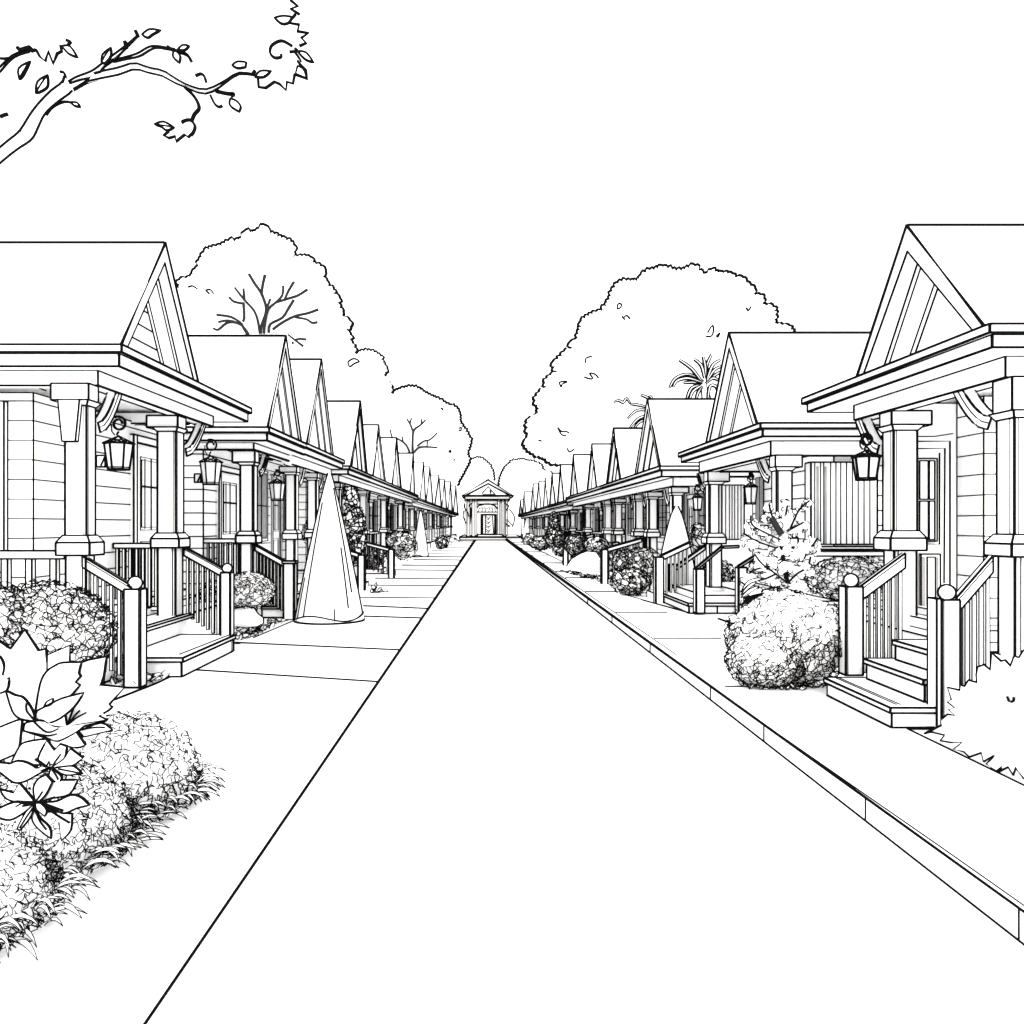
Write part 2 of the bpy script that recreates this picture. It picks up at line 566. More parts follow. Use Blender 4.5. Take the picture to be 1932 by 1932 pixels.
def window(parent, s, X, y0, y1, z0, z1, w=2.4, dark=2, mull=True, out=.03):
    """window in a street facing wall"""
    p = P(); fw = .06 if (y1 - y0) > .3 else .03
    x0, x1 = s * (X - out), s * (X + .02)
    p.box(x0, x1, y0, y0 + fw, z0, z1, w * .8); p.box(x0, x1, y1 - fw, y1, z0, z1, w * .8)
    p.box(x0, x1, y0 + fw + .001, y1 - fw - .001, z1 - fw, z1, w * .8); p.box(x0, x1, y0 + fw + .001, y1 - fw - .001, z0, z0 + fw, w * .8)
    zm = (z0 + z1) / 2; ym = (y0 + y1) / 2
    if mull:
        p.ink([(x0 + s * .01, y0 + fw, zm), (x0 + s * .01, y1 - fw, zm)], w * 1.1)
        p.ink([(x0 + s * .01, ym, z0 + fw), (x0 + s * .01, ym, z1 - fw)], w)
    o = p.build("window_frame", WOOD, parent)
    p = P()
    xg = s * (X - out * .3)
    gy = (y1 - y0 - 2 * fw)
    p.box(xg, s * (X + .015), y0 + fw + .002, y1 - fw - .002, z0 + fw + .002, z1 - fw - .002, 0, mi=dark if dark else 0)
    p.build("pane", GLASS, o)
    return o

def door(parent, s, X, y0, y1, z0, z1, w=2.4):
    p = P()
    x0, x1 = s * (X - .05), s * (X + .02)
    fw = .10
    p.box(x0, x1, y0, y0 + fw, z0, z1, w); p.box(x0, x1, y1 - fw, y1, z0, z1, w)
    p.box(x0, x1, y0 + fw, y1 - fw, z1 - fw, z1, w)
    f = p.build("door_frame", WOOD, parent)
    p = P(); a, b = y0 + fw + .002, y1 - fw - .002
    p.box(s * (X - .02), s * (X + .02), a, b, z0, z1 - fw - .002, w * .8)
    xi = s * (X - .022)
    L = b - a
    zs = z0 + (z1 - z0) * .42
    for (q0, q1, r0, r1) in ((.16, .84, zs + .08, z1 - fw - .18), (.16, .84, z0 + .15, zs - .08)):
        ya, yb = a + L * q0, a + L * q1
        p.ink([(xi, ya, r0), (xi, yb, r0), (xi, yb, r1), (xi, ya, r1)], w * .8, closed=True)
        p.ink([(xi, ya + .04, r0 + .04), (xi, yb - .04, r0 + .04), (xi, yb - .04, r1 - .04), (xi, ya + .04, r1 - .04)], w * .8, closed=True)
    rm = (zs + z1) / 2
    p.ink([(xi, a + L * .16, rm), (xi, a + L * .84, rm)], w * 1.2)
    p.ink([(xi, a + L * .5, zs + .08), (xi, a + L * .5, z1 - fw - .18)], w)
    p.ink([(xi, a + L * .3, zs + .1), (xi, a + L * .3, z1 - fw - .2)], w * .8)
    p.build("door_leaf", WOOD, f)
    return f

def porch_roof(parent, s, Xf, Xb, Y0, Y1, zt, h1=.07, h2=.12, skip="", w=3.2):
    p = P()
    p.box(s * (Xf - .045), s * Xb, Y0 - .045, Y1 + .045, zt - h1, zt, w, skip)
    p.box(s * Xf, s * (Xb - .01), Y0, Y1, zt - h1 - h2, zt - h1 - .002, w, skip)
    o = p.build("porch_roof", ROOF, parent)
    return o
def beam(parent, s, X, Xb, Y0, Y1, z0, z1, skip="", w=3.0, near=True, far=None, th=.16):
    p = P()
    p.box(s * X, s * (X + th), Y0, Y1, z0, z1, w, skip + ("n" if near else ""))
    if near:
        p.ink([(s * X, Y0, z0), (s * X, Y0, z1)], w * .8)
    if near:
        p.box(s * (X + th + .001), s * Xb, Y0, Y0 + th, z0, z1, 0)
        p.ink([(s * X, Y0, z0), (s * Xb, Y0, z0)], w); p.ink([(s * X, Y0, z1), (s * Xb, Y0, z1)], w * .7)
    if far is not None: p.box(s * (X + th + .001), s * Xb, far, far + .12, z0 - .03, z1 - .03, w * .8)
    return p.build("beam", WOOD, parent)

def wall(parent, s, X, Xb, Y0, Y1, z0, z1, sid=.21, vert=False, w=1.9, near=True, vs=None):
    p = P()
    p.box(s * X, s * Xb, Y0, Y1, z0, z1, w)
    if vert:
        y = Y0 + .1
        while y < Y1:
            p.ink([(s * X, y, z0), (s * X, y, z1)], w * .8); y += (vs or .2)
    else:
        z = z0 + sid
        while z < z1 - .02:
            if near: p.ink([(s * X, Y0, z), (s * Xb, Y0, z)], w * .9)
            p.ink([(s * X, Y0, z), (s * X, Y1, z)], w * .9)
            z += sid
    return p.build("wall", WOOD, parent)

def steps(parent, s, Xs, Xc, Y0, Y1, z0, zs, w=3.0, lip=.03):
    """zs: list of (front X, top z)"""
    p = P()
    zp = z0
    for i, (xf, zt) in enumerate(zs):
        xb = zs[i + 1][0] + .05 if i + 1 < len(zs) else Xc
        p.box(s * (xf + lip), s * xb, Y0 + lip * .5, Y1 - lip * .5, z0, zt - .045, w * .9)
        p.box(s * xf, s * xb, Y0, Y1, zt - .043, zt, w)
    return p.build("front_steps", PAVE, parent)

GRP = "gabled cottages with porches along the street"
# ---------------- left, nearest cottage
s = -1
c = thing("cottage", "nearest left cottage, its wide porch on two square columns with siding lines in the gable", "house", (-3.9, 9.9, 0), GRP)
porch_roof(c, s, 3.6, 9.2, 7.80, 12.0, 3.36, .075, .13)
gable(c, s, 3.6, 9.2, 7.82, 8.91, 9.94, 3.362, 4.76, 2, True, 3.2)
beam(c, s, 3.9, 9.2, 7.99, 11.35, 3.00, 3.152, far=10.75)
column(c, s, 3.95, 7.86, .43, 1.30, 1.425, 2.83, 2.995, .21, .17)
column(c, s, 3.95, 10.13, .43, 1.31, 1.425, 2.84, 2.99, .235, .24)
p = P()
p.frustum(-4.16, -4.03, 7.80, 7.85, 2.42, -4.20, -3.99, 7.80, 7.85, 2.83, 2.2)
p.build("keystone_block", WOOD, c)
bracket(c, s, 3.92, 8.03, 3.0, .52, .46)
bracket(c, s, 3.92, 10.37, 3.0, .75, .50)
pp = P()
pp.ink(smooth(at(c1, [(90, 745), (120, 800), (160, 820)], 8.3)), 2.8); pp.ink(smooth(at(c1, [(118, 745), (145, 790), (172, 818)], 8.3)), 2.4); pp.ink(smooth(at(c1, [(190, 825), (212, 848), (248, 862)], 8.3)), 2.4)
pp.build("ceiling_moulding", WOOD, c)
wall(c, s, 4.8, 9.1, 8.43, 12.0, 0, 3.0, .208)
p = P()
p.box(-5.07, -5.13, 8.36, 8.42, 1.1, 2.90, 2.2); p.box(-5.13, -6.0, 8.36, 8.42, 2.80, 2.90, 2.2); p.box(-5.18, -5.24, 8.37, 8.42, 1.1, 2.78, 2); p.box(-5.24, -6, 8.38, 8.42, 2.06, 2.10, 2)
wf = p.build("window_frame", WOOD, c)
p = P(); p.box(-5.14, -6.0, 8.40, 8.425, 1.1, 2.79, 0, mi=0); p.build("pane", GLASS, wf)
door(c, s, 4.8, 10.72, 11.95, .45, 2.82)
flat_rail(c, -5.9, -4.2, 7.93, 8.0, 1.34, .5, 7, .08, 2.8, 2.2, .03)
flat_rail(c, -4.78, -4.2, 10.2, 10.26, 1.36, .5, 7, .06, 2.6, 1.8, .016)
p = P(); p.box(-3.87, -9.1, 8.05, 11.9, 0, .44, 2.8); p.box(-3.83, -9.1, 8.0, 8.045, .36, .44, 2.4)
for zz in (.14, .24, .34): p.ink([(-3.87, 8.04, zz), (-5, 8.04, zz)], 1.8)
p.build("porch_floor", PAVE, c)
p = P(); p.box(-3.80, -3.9, 8.3, 10.3, .405, .442, 2.4); p.box(-4.3, -4.79, 8.9, 11.9, .442, .54, 2.2); p.box(-4.45, -4.79, 9.1, 11.9, .542, .64, 2.2)
p.build("threshold_step", PAVE, c)
p = P(); p.box(-3.19, -3.86, 8.33, 10.0, 0, .165, 3.0); p.box(-3.165, -3.86, 8.30, 10.03, .167, .21, 2.8)
p.ink([(-3.28, 8.5, .212), (-3.23, 10.0, .212)], 2.2); p.ink([(-3.86, 8.328, .007), (-3.188, 8.328, .007), (-3.188, 10.0, .007)], 3.0)
p.build("front_steps", PAVE, c)
newel(c, s, 3.40, 3.56, 7.82, 7.95, 0, .965, .062)
newel(c, s, 3.20, 3.32, 9.95, 10.07, 0, 1.0, .055)
sloped_rail(c, s, 4.0, 7.88, 1.29, 3.50, 7.84, 1.0, .3, .05, 6)
sloped_rail(c, s, 3.93, 10.35, 1.31, 3.26, 9.98, 1.03, .44, .12, 8)

# ---------------- left, second cottage
c = thing("cottage", "second left cottage, smaller lantern-lit porch whose roof runs on past a white draped cone", "house", (-3.9, 14.5, 0), GRP)
porch_roof(c, s, 3.6, 9.2, 13.07, 15.72, 3.20, .085, .13, "f")
gable(c, s, 3.6, 9.2, 13.08, 14.27, 15.45, 3.205, 4.99, 2, False, 3.0)
beam(c, s, 3.9, 9.2, 13.35, 15.72, 2.86, 2.985, "f", far=15.0)
column(c, s, 3.95, 13.5, .3, 1.29, 1.42, 2.66, 2.855, .22, .2)
bracket(c, s, 3.92, 13.75, 2.86, .6, .42)
wall(c, s, 4.8, 9.1, 13.5, 16.3, 0, 2.98, .2)
door(c, s, 4.8, 14.15, 15.5, .4, 2.66, 2.2)
flat_rail(c, -5.2, -4.2, 13.55, 13.6, 1.36, .5, 12, .07, 2.4, 1.6, .014)
p = P(); p.box(-3.87, -9.1, 13.4, 16.3, 0, .42, 2.4); p.build("porch_floor", PAVE, c)
p = P(); p.box(-3.3, -3.86, 13.7, 15.4, 0, .15, 2.6); p.box(-3.28, -3.86, 13.67, 15.43, .152, .19, 2.4); p.box(-3.55, -3.86, 13.7, 15.4, .2, .3, 2.2)
p.build("front_steps", PAVE, c)
newel(c, s, 3.22, 3.40, 13.35, 13.5, 0, .95, 0)
p = P(); p.box(-3.20, -3.42, 13.33, 13.52, .952, .99, 2.4); p.build("newel_cap", WOOD, c)
sloped_rail(c, s, 3.95, 13.6, 1.27, 3.35, 13.4, .97, .4, .1, 9, wb=1.6)

# ---------------- generic cottage further down the street
def far_cottage(s, i, G0, GA, G1, za, zt, Y0, Y1, label, near_end, far_end, vert, z0, first=False):
    c = thing("cottage", label, "house", (s * 3.9, (Y0 + Y1) / 2, z0), GRP)
    sk = ("" if near_end else "n") + ("" if far_end else "f")
    w = 2.7 if GA < 24 else (2.1 if GA < 45 else 1.6)
    Xf = 3.6
    porch_roof(c, s, Xf, 9.2, Y0, Y1, zt, .08, .13, sk, w)
    lv = 2 if GA < 24 else (1 if GA < 36 else 0)
    gable(c, s, Xf, 9.2, G0, GA, G1, zt + .004, za, lv, False, w)
    beam(c, s, 3.88, 9.2, Y0 + .2, Y1, zt - .40, zt - .215, sk, w * .8, near_end)
    wall(c, s, 4.8, 9.1, Y0 + .45, Y1 - .05, z0, zt - .22, .2 if GA < 25 else .4, vert, 1.2 if GA < 25 else .8, vs=.16 * max(1, GA / 12))
    L = Y1 - Y0
    ys = COLS.get((s, i), [Y0 + L * .3])
    for yc in ys:
        column(c, s, 3.93, yc, z0 + .3, 1.30, 1.42, zt - .53, zt - .41, .2, .22, w * .8, GA < 20)
    if GA < 40:
        bracket(c, s, 3.9, ys[0] + .23, zt - .4, .5, .4, w=2.0, lines=False)
        bracket(c, s, 3.9, ys[-1] + .23, zt - .4, .5, .4, w=2.0, lines=False)
    # openings
    dk = 3 if i % 2 else 2
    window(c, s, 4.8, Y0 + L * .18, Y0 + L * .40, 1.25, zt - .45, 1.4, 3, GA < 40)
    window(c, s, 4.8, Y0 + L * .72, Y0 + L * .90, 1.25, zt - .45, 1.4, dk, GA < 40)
    if GA < 60:
        door(c, s, 4.8, Y0 + L * .46, Y0 + L * .66, z0 + .4, zt - .5, 1.4)
    p = P(); p.box(s * 3.87, s * 9.1, Y0 + .3, Y1 - .02, z0 - .1, z0 + .38, 1.8); p.build("porch_floor", PAVE, c)
    ya, yb = Y0 + L * .16, Y0 + L * .46
    nw = NEW.get((s, i))
    if nw: ya, yb = nw[0][1] + .1, nw[0][1] + 1.3
    if nw:
        xn = nw[0][0]
        p = P(); p.box(s * (xn + .1), s * 3.86, ya + .05, yb, z0 - .1, z0 + .13, 1.8); p.box(s * (xn + .4), s * 3.86, ya + .05, yb, z0 + .132, z0 + .26, 1.6)
        p.build("front_steps", PAVE, c)
        for (xq, yq) in nw:
            newel(c, s, xq, xq + .15, yq, yq + .14, z0 - .05, z0 + .86, 0, w * .9)
            sloped_rail(c, s, 3.9, yq + .12, z0 + 1.16, xq + .1, yq + .03, z0 + .9, z0 + .35, z0 + .1, 7, w=w * .9, bal=True, wb=1.2)
    if GA < 45:
        x0, x1 = s * 3.98, s * 4.03
        flat_rail(c, x0, x1, ys[-1] + .4, Y1 - .1, 1.35, z0 + .45, 8 if GA < 26 else 5, .08, 1.8, 1.1, .015)
    return c

COLS = {(-1, 0): [16.4, 18.4], (-1, 1): [21.3, 25.6 - 2.2], (1, 0): [16.75, 19.2], (1, 1): [20.9, 24.2]}
NEW = {(-1, 0): [(2.95, 19.3)], (-1, 1): [(2.76, 23.8)], (1, 0): [(3.22, 15.1)], (1, 1): [(2.88, 19.8)], (1, 3): [(2.80, 28.8)]}
# left row: gable base near / apex / base far come from survey of the ridge line
LU = [(578, 606, 628, 678), (661, 679.5, 692, 757), (703, 714, 727, 801.6), (739.5, 748, 757, 826), (773, 779.5, 782, 855),
      (792, 799, 803, 872), (803.5, 811, 817, 881), (820, 828, 833, 897), (833.5, 838.5, 843, 905), (845, 850, 854, 909), (855.5, 860, 864, 917)]
LA = []
for a, b, c_, v in LU:
    GA = Yp(3.6, b); g0 = Yp(3.6, a); g1 = Yp(3.6, c_)
    LA.append((g0, GA, g1, Zp(GA, v)))
names_l = ["third left cottage, gable just above the tip of the white draped cone",
 "fourth left cottage, ivy climbing at its porch edge behind the draped cone",
 "fifth left cottage, narrow gable, hatched shrub in front of its steps",
 "sixth left cottage, bare tree branches rising right above its ridge",
 "seventh left cottage, small draped cone standing beside its porch",
 "eighth left cottage, narrow ridge just right of the bare branches",
 "ninth left cottage, thin pale gable in the far part of the left row",
 "tenth left cottage, thin gable between ninth and eleventh of the left row",
 "eleventh left cottage, third from the far end of the left row",
 "next to last cottage of the left row, near the columned temple",
 "last cottage of the left row, roof end beside the columned temple"]
names_l[9] = "twelfth left cottage, last but one before the columned temple"
prevend = 15.72
for i, (g0, ga, g1, za) in enumerate(LA):
    if i == 0: Y0, Y1, ne, fe, zt = 15.72, 19.9, False, True, 3.21
    elif i + 1 < len(LA):
        Y0 = prevend; Y1 = (g1 + LA[i + 1][0]) / 2 if LA[i + 1][0] > g1 else g1 + .05
        ne, fe, zt = i in (1, 5), i == 4, (3.13 if i < 5 else 3.0)
        if i == 1: Y0 = 20.75
    else: Y0, Y1, ne, fe, zt = prevend, g1 + 1.0, False, True, 3.0
    g0 = max(g0, Y0 + .02); g1 = min(g1, Y1 - .02)
    far_cottage(-1, i, g0, ga, g1, za, zt, Y0, Y1, names_l[i], ne, fe, i % 3 == 2, 0.0)
    prevend = Y1

# ---------------- right, nearest cottage
s = 1
c = thing("cottage", "nearest right cottage, stout columns, three white steps with ball-topped newels and panelled door", "house", (3.9, 7.4, ZR), GRP)
f1 = lambda u, v, X=3.6: PX(u, v, X)
Y0 = Yp(3.6, 1872); Y1 = Yp(3.6, 1524)
zt = Zp(Y0, 613.5)
porch_roof(c, s, 3.6, 9.2, Y0, Y1, zt, .062, .095, w=3.4)
gable(c, s, 3.6, 9.2, Yp(3.6, 1860) + .0, Yp(3.6, 1712), Yp(3.6, 1617), zt + .004, Zp(Yp(3.6, 1712), 425), 2, False, 3.4)
Yb = Yp(3.88, 1897)
zb = Zp(Yb, 712)
beam(c, s, 3.88, 9.2, Yb, Yp(3.88, 1612), zb, zt - .16, w=3.2, far=8.55)
Yn = Yp(3.93, 1914); Yf = Yp(3.93, 1686)
column(c, s, 3.93, Yn, .5, Zp(Yn, 1050), Zp(Yn, 1026), Zp(Yn, 775), zb - .002, .24, .2, 3.2)
column(c, s, 3.93, Yf, .5, Zp(Yf, 1038), Zp(Yf, 1015), Zp(Yf, 802), zb - .004, .225, .2, 3.0)
# brackets run away from the columns
def brk(Yc, L, Hh):
    bracket(c, s, 3.90, Yc, zb, L, Hh, .1)
brk(Yn + .22, .5, .36)
brk(Yf + .22, .5, .40)
# street wall with siding, vestibule with the door on its near side
Yw = Yp(4.72, 1806)
wall(c, s, 4.72, 9.1, Yp(4.72, 1856), Yw, ZR, zt - .2, .196)
p = P()
p.box((1694 - VX) * Yw / F, 4.74, Yw + .01, Yw + .06, ZR, zt - .2, 2.0)
p.box(4.72, 9.1, Yw + .07, 9.2, ZR, zt - .2, 1.8)
yv = Yw + .006
def vs_(pts, w=2.2): p.ink([(lambda q: (q[0], yv, q[2]))(W(u, v, Yw)) for u, v in pts], w)
z3 = conv(1400, 700, 648); z4 = conv(1400, 1000, 648)
def L3(pts, w=2.2): vs_([z3(q) for q in pts], w)
def L4(pts, w=2.2): vs_([z4(q) for q in pts], w)
L3([(1283, 545), (1492, 543), (1492, 1400)], 2.2); L4([(1492, 400), (1492, 500)], 2.2)
L3([(1283, 588), (1462, 586), (1457, 1390)], 2); L3([(1430, 612), (1430, 1160), (1325, 1155)], 2)
L3([(1283, 515), (1400, 515), (1510, 498)], 1.6)
ves = p.build("entry_vestibule", WOOD, c)
p = P()
def ybox(a, b, cv, th, w=2, mi=0):
    A = W(*cv(a), Yw); B = W(*cv(b), Yw)
    p.box(A[0], B[0], yv - th, yv + .002, B[2], A[2], w, mi=mi)
ybox((1287, 648), (1405, 1140), z3, .03, 2.2)
ybox((1300, 662), (1350, 890), z3, .036, 2, 0); ybox((1357, 662), (1388, 890), z3, .036, 2, 0)
ybox((1300, 902), (1350, 1130), z3, .036, 2, 0); ybox((1357, 902), (1388, 1130), z3, .036, 2, 0)
ybox((1389, 662), (1403, 1135), z3, .037, .6, 3)
ybox((1310, 322), (1424, 650), z4, .03, 2.2)
ybox((1345, 340), (1392, 640), z4, .036, 2)
ybox((1393, 342), (1406, 600), z4, .037, .6, 3)
ybox((1312, 342), (1328, 640), z4, .037, .6, 3)
p.build("door_leaf", WOOD, ves)
# steps
q = P()
def stp(uf0, vf0, uf1, vf1, z, zt_, Xb, w=3):
    A = G(uf0, vf0, z); B = G(uf1, vf1, z)
    X = (A[0] + B[0]) / 2
    q.box(X + .02, Xb, B[1], A[1], z + .001, zt_ - .04, w * .9)
    q.box(X, Xb, B[1] - .02, A[1] + .02, zt_ - .038, zt_, w)
    q.ink([(X + .018, A[1], z + .008), (X + .018, B[1] - .002, z + .008), (Xb, B[1] - .002, z + .008)], 3.0)
    return X
z1_, z2_, z3_ = ZR + .155, ZR + .33, ZR + .50
stp(1555.5, 1313.6, 1679, 1374.4, ZR, z1_, 3.30)
stp(1626, 1282, 1746, 1326, z1_, z2_, 3.50)
stp(1677, 1246, 1790, 1277, z2_, z3_, 3.87)
q.ink([(3.02, 5.85, z1_), (3.02, 6.95, z1_)], 2.2); q.ink([(3.05, 5.85, z1_), (3.05, 6.95, z1_)], 2.2)
q.build("front_steps", PAVE, c)
p = P(); p.box(3.88, 9.1, 6.15, 9.0, ZR, z3_ - .003, 2.4); p.box(4.1, 9.1, 6.6, 9.0, z3_, z3_ + .1, 2.2); p.box(4.25, 9.1, 6.9, 9.0, z3_ + .101, z3_ + .17, 2.0)
p.build("porch_floor", PAVE, c)
# newels
Yl = 7.0
newel(c, s, (1596 - VX) * Yl / F, (1628 - VX) * Yl / F, Yl, Yl + .13, z1_, Zp(Yl, 1107), .056)
Yr = 5.74
newel(c, s, (1777 - VX) * Yr / F, (1811 - VX) * Yr / F, Yr, Yr + .1, ZR, Zp(Yr, 1132), .054)
p = P(); xx = (1768 - VX) * Yr / F
p.box(xx, (1776 - VX) * Yr / F, Yr + .004, Yr + .12, ZR, Zp(Yr, 1130), 2.6); p.build("newel_side_board", WOOD, c)
A = W(1698, 1043, Yl + .15); B = W(1626, 1106, Yl)
sloped_rail(c, s, A[0], Yl + .06, A[2], B[0], Yl + .02, B[2], z2_, z1_, 6, h=.13)
A = W(1890, 1050, Yr); B = W(1808, 1128, Yr)
sloped_rail(c, s, A[0], Yr + .1, A[2], B[0], Yr + .02, B[2], z2_, ZR + .1, 5, h=.12)
flat_rail(c, 4.2, 5.2, Yn + .05, Yn + .1, 1.33, .55, 5, .08, 2.6, 2, .02)

# ---------------- right, second cottage
c = thing("cottage", "second right cottage, tall board panel wall, low steps and flowering shrub in front", "house", (3.9, 12.9, ZR), GRP)
Y0 = Yp(3.6, 1439); Y1 = Yp(3.6, 1286); zt = 2.92
porch_roof(c, s, 3.6, 9.2, Y0, Y1, zt, .07, .10)
gable(c, s, 3.6, 9.2, Yp(3.6, 1430), Yp(3.6, 1376), Yp(3.6, 1333), zt + .004, Zp(Yp(3.6, 1376), 628), 2, False, 3.2)
beam(c, s, 3.88, 9.2, Yp(3.88, 1454), Y1 - .2, 2.54, zt - .175, far=13.6)
Yn = Yp(3.93, 1466); Yf = Yp(3.93, 1338)
column(c, s, 3.93, Yn, .5, 1.3, 1.42, 2.38, 2.538, .2, .18, 2.6)
column(c, s, 3.93, Yf, .5, 1.27, 1.38, 2.36, 2.538, .22, .2, 2.4)
bracket(c, s, 3.90, Yn + .2, 2.54, .55, .36, w=2.4)
bracket(c, s, 3.90, Yf + .2, 2.54, .5, .36, w=2.2)
wall(c, s, 4.9, 9.1, 11.2, 14.6, ZR, 2.7, .21)
p = P()   # projecting bay of upright boards, facing the camera
Yb = 11.0
pts = [(1532, 665), (1555, 680), (1560, 675), (1620, 870)]
def BX(u): return (u - VX) * Yb / F
p.box(BX(1530), BX(1655), Yb, 11.19, Zp(Yb, 1027), Zp(Yb, 872), 2.4)
for u in (1537, 1548, 1554, 1567, 1577, 1586, 1597, 1608, 1619, 1630, 1641):
    p.ink([(BX(u), Yb, Zp(Yb, 1027)), (BX(u), Yb, Zp(Yb, 872))], 1.6)
p.box(BX(1540), BX(1545), Yb - .004, Yb + .01, Zp(Yb, 1026), Zp(Yb, 880), 0, mi=3)  # grey strip: drawn shading painted onto the boards
p.box(BX(1555), BX(1560), Yb - .004, Yb + .01, Zp(Yb, 1026), Zp(Yb, 880), 0, mi=3)
p.build("board_panel", WOOD, c)
p = P()
Yb2 = 14.0
def BX2(u): return (u - VX) * Yb2 / F
p.box(BX2(1356), BX2(1404), Yb2, Yb2 + .2, Zp(Yb2, 1018), Zp(Yb2, 915), 2.2)
for u in (1361, 1369, 1376, 1381, 1386, 1392, 1398):
    p.ink([(BX2(u), Yb2, Zp(Yb2, 1018)), (BX2(u), Yb2, Zp(Yb2, 915))], 1.4)
p.box(BX2(1433), BX2(1440), Yb2, Yb2 + .2, Zp(Yb2, 985), Zp(Yb2, 900), .8, mi=3)
p.box(BX2(1442), BX2(1452), Yb2, Yb2 + .2, Zp(Yb2, 985), Zp(Yb2, 900), 1.6)
p.build("board_panel", WOOD, c)
flat_rail(c, BX(1520), BX(1660), 10.9, 10.95, Zp(10.9, 1031), .5, 0, .04, 2.4)
p = P(); p.box(BX(1520), BX(1660), 10.85, 10.99, Zp(10.9, 1049), Zp(10.9, 1040), 2.4); p.build("window_sill", WOOD, c)
p = P(); p.box(4.2, 9.1, 11.05, 15.3, ZR, .5, 2); p.build("porch_floor", PAVE, c)
q = P()
def GR(u, v, z=ZR): return G(u, v, z)
a = GR(1300, 1157); b = GR(1252, 1133)
q.box(a[0], 4.6, a[1], b[1], ZR, ZR + .12, 2.6); q.box(a[0] - .02, 4.6, a[1] - .02, b[1] + .02, ZR + .122, ZR + .17, 2.4)
q.box(a[0] + .25, 4.6, a[1], b[1], ZR + .172, ZR + .30, 2.2)
q.ink([(W(1353, 1150, a[1]))[0:1][0:1] + (a[1] - .01, ZR), (W(1353, 1150, a[1])[0], a[1] - .01, ZR + .12)], 2)
q.build("front_steps", PAVE, c)
Ya = a[1] - .05
for (u0, u1, v0, v1) in ((1309, 1325, 1073, 1155), (1388, 1404, 1070, 1156)):
    newel(c, s, (u0 - VX) * Ya / F, (u1 - VX) * Ya / F, Ya - .14, Ya, Zp(Ya, v1), Zp(Ya, v0), 0, 2.6)
Yz = b[1] + .02
newel(c, s, (1261 - VX) * Yz / F, (1275 - VX) * Yz / F, Yz, Yz + .14, Zp(Yz, 1128), Zp(Yz, 1065), 0, 2.4)
def railpx(par, pa, pb, Y, h, w=2.4, nb=0):
    A = W(*pa, Y); B = W(*pb, Y)
    return sloped_rail(par, 1, A[0], Y + .05, A[2], B[0], Y, B[2], .3, .25, nb, h=h, w=w, bal=nb > 0)
railpx(c, (1364, 1030), (1312, 1072), Ya, .05); railpx(c, (1432, 1044), (1392, 1068), Ya, .05)
railpx(c, (1332, 1028), (1274, 1068), Yz, .09)
railpx(c, (1396, 1029), (1364, 1030), Ya, .04)

# ---------------- right row further on
RU = [(1246, 1222, 1199, 753), (1171, 1158, 1145, 808), (1126, 1117, 1108, 837.7), (1090, 1082, 1076, 858), (1064, 1057.7, 1052, 877), (1048, 1042, 1037, 893),
      (1034, 1029, 1025, 902), (1021, 1017, 1011, 908), (1009, 1006, 1001, 913), (992, 989, 986, 928), (985, 982.5, 979, 943)]
RA = []
for a, b, c_, v in RU:
    GA = Yp(3.6, b)
    RA.append((Yp(3.6, a), GA, Yp(3.6, c_), Zp(GA, v)))
names_r = ["third right cottage, palm fronds rising behind its ridge, striped panel wall beside the right cone",
 "fourth right cottage, palm leaves poking out at its gable peak, leafy mounds before its porch",
 "fifth right cottage, gable between palm and the big round tree",
 "sixth right cottage, narrow gable under the middle of the big tree",
 "seventh right cottage, dark pointed shrub near its porch",
 "eighth right cottage, thin gable under the low left edge of the big tree",
 "ninth right cottage, thin roof slab in the far right row",
 "tenth right cottage, slim roof between ninth and eleventh of the right row",
 "eleventh right cottage, slim roof third from the far end of the right row",
 "last but one cottage of the right row, rounded slim roof by the temple",
 "last cottage of the right row, shortest roof beside the columned temple"]
prevend = 16.3
for i, (g0, ga, g1, za) in enumerate(RA):
    Y0 = prevend
    if i + 1 < len(RA):
        Y1 = (g1 + RA[i + 1][0]) / 2 if RA[i + 1][0] > g1 else g1 + .05
    else: Y1 = g1 + 1.0
    g0 = max(g0, Y0 + .02); g1 = min(g1, Y1 - .02)
    far_cottage(1, i, g0, ga, g1, za, 2.80 if i < 4 else 2.68, Y0, Y1, names_r[i], i in (0, 4), i in (3, len(RA) - 1), i % 3 != 1, ZR)
    prevend = Y1

# ================================================================== TEMPLE AT THE END
YT = 84.0
t = thing("temple", "small columned temple with triangular pediment closing the end of the street", "building", (0.2, YT, 0.3))
def TB(p, u0, u1, v0, v1, y0, y1, w=1.8, mi=0):
    a = W(u0, v0, y0); b = W(u1, v1, y0)
    p.box(a[0], b[0], y0, y1, b[2], a[2], w, mi=mi)
p = P(); TB(p, 880, 955, 944, 1012, YT + .3, YT + 8, 1.8)
p.build("wall", WOOD, t)
p = P()
TB(p, 877, 962, 936, 942, YT - .2, YT + 8, 2.2)
p.build("entablature", WOOD, t)
p = P()
tri = at(ident, [(872, 935), (921, 905), (968.5, 935)], YT - .4)
p.prism(tri, (0, 8, 0), 2.4)
p.ink([(a[0], a[1] - .05, a[2]) for a in tri], 3.0, closed=True)
p.ink(at(ident, [(880, 934), (921, 912.5), (961, 934)], YT - .41), 2.6)
p.ink(at(ident, [(909, 931.5), (921, 918), (933, 931.5)], YT - .41), 2.0); p.ink(at(ident, [(911, 933), (935, 933)], YT - .41), 1.8)
p.ink(at(ident, [(924, 925), (926, 929), (925, 931)], YT - .41), 2.4)
p.build("pediment", ROOF, t)
for u in (879, 888.5, 898, 941, 949, 956):
    q = P(); TB(q, u - 1.7, u + 1.7, 945, 1010, YT - .1, YT + .15, 1.3); o = q.build("column", WOOD, t)
    q = P(); TB(q, u - 2.6, u + 2.6, 942.2, 945, YT - .15, YT + .2, 1.3); q.build("capital", WOOD, o)
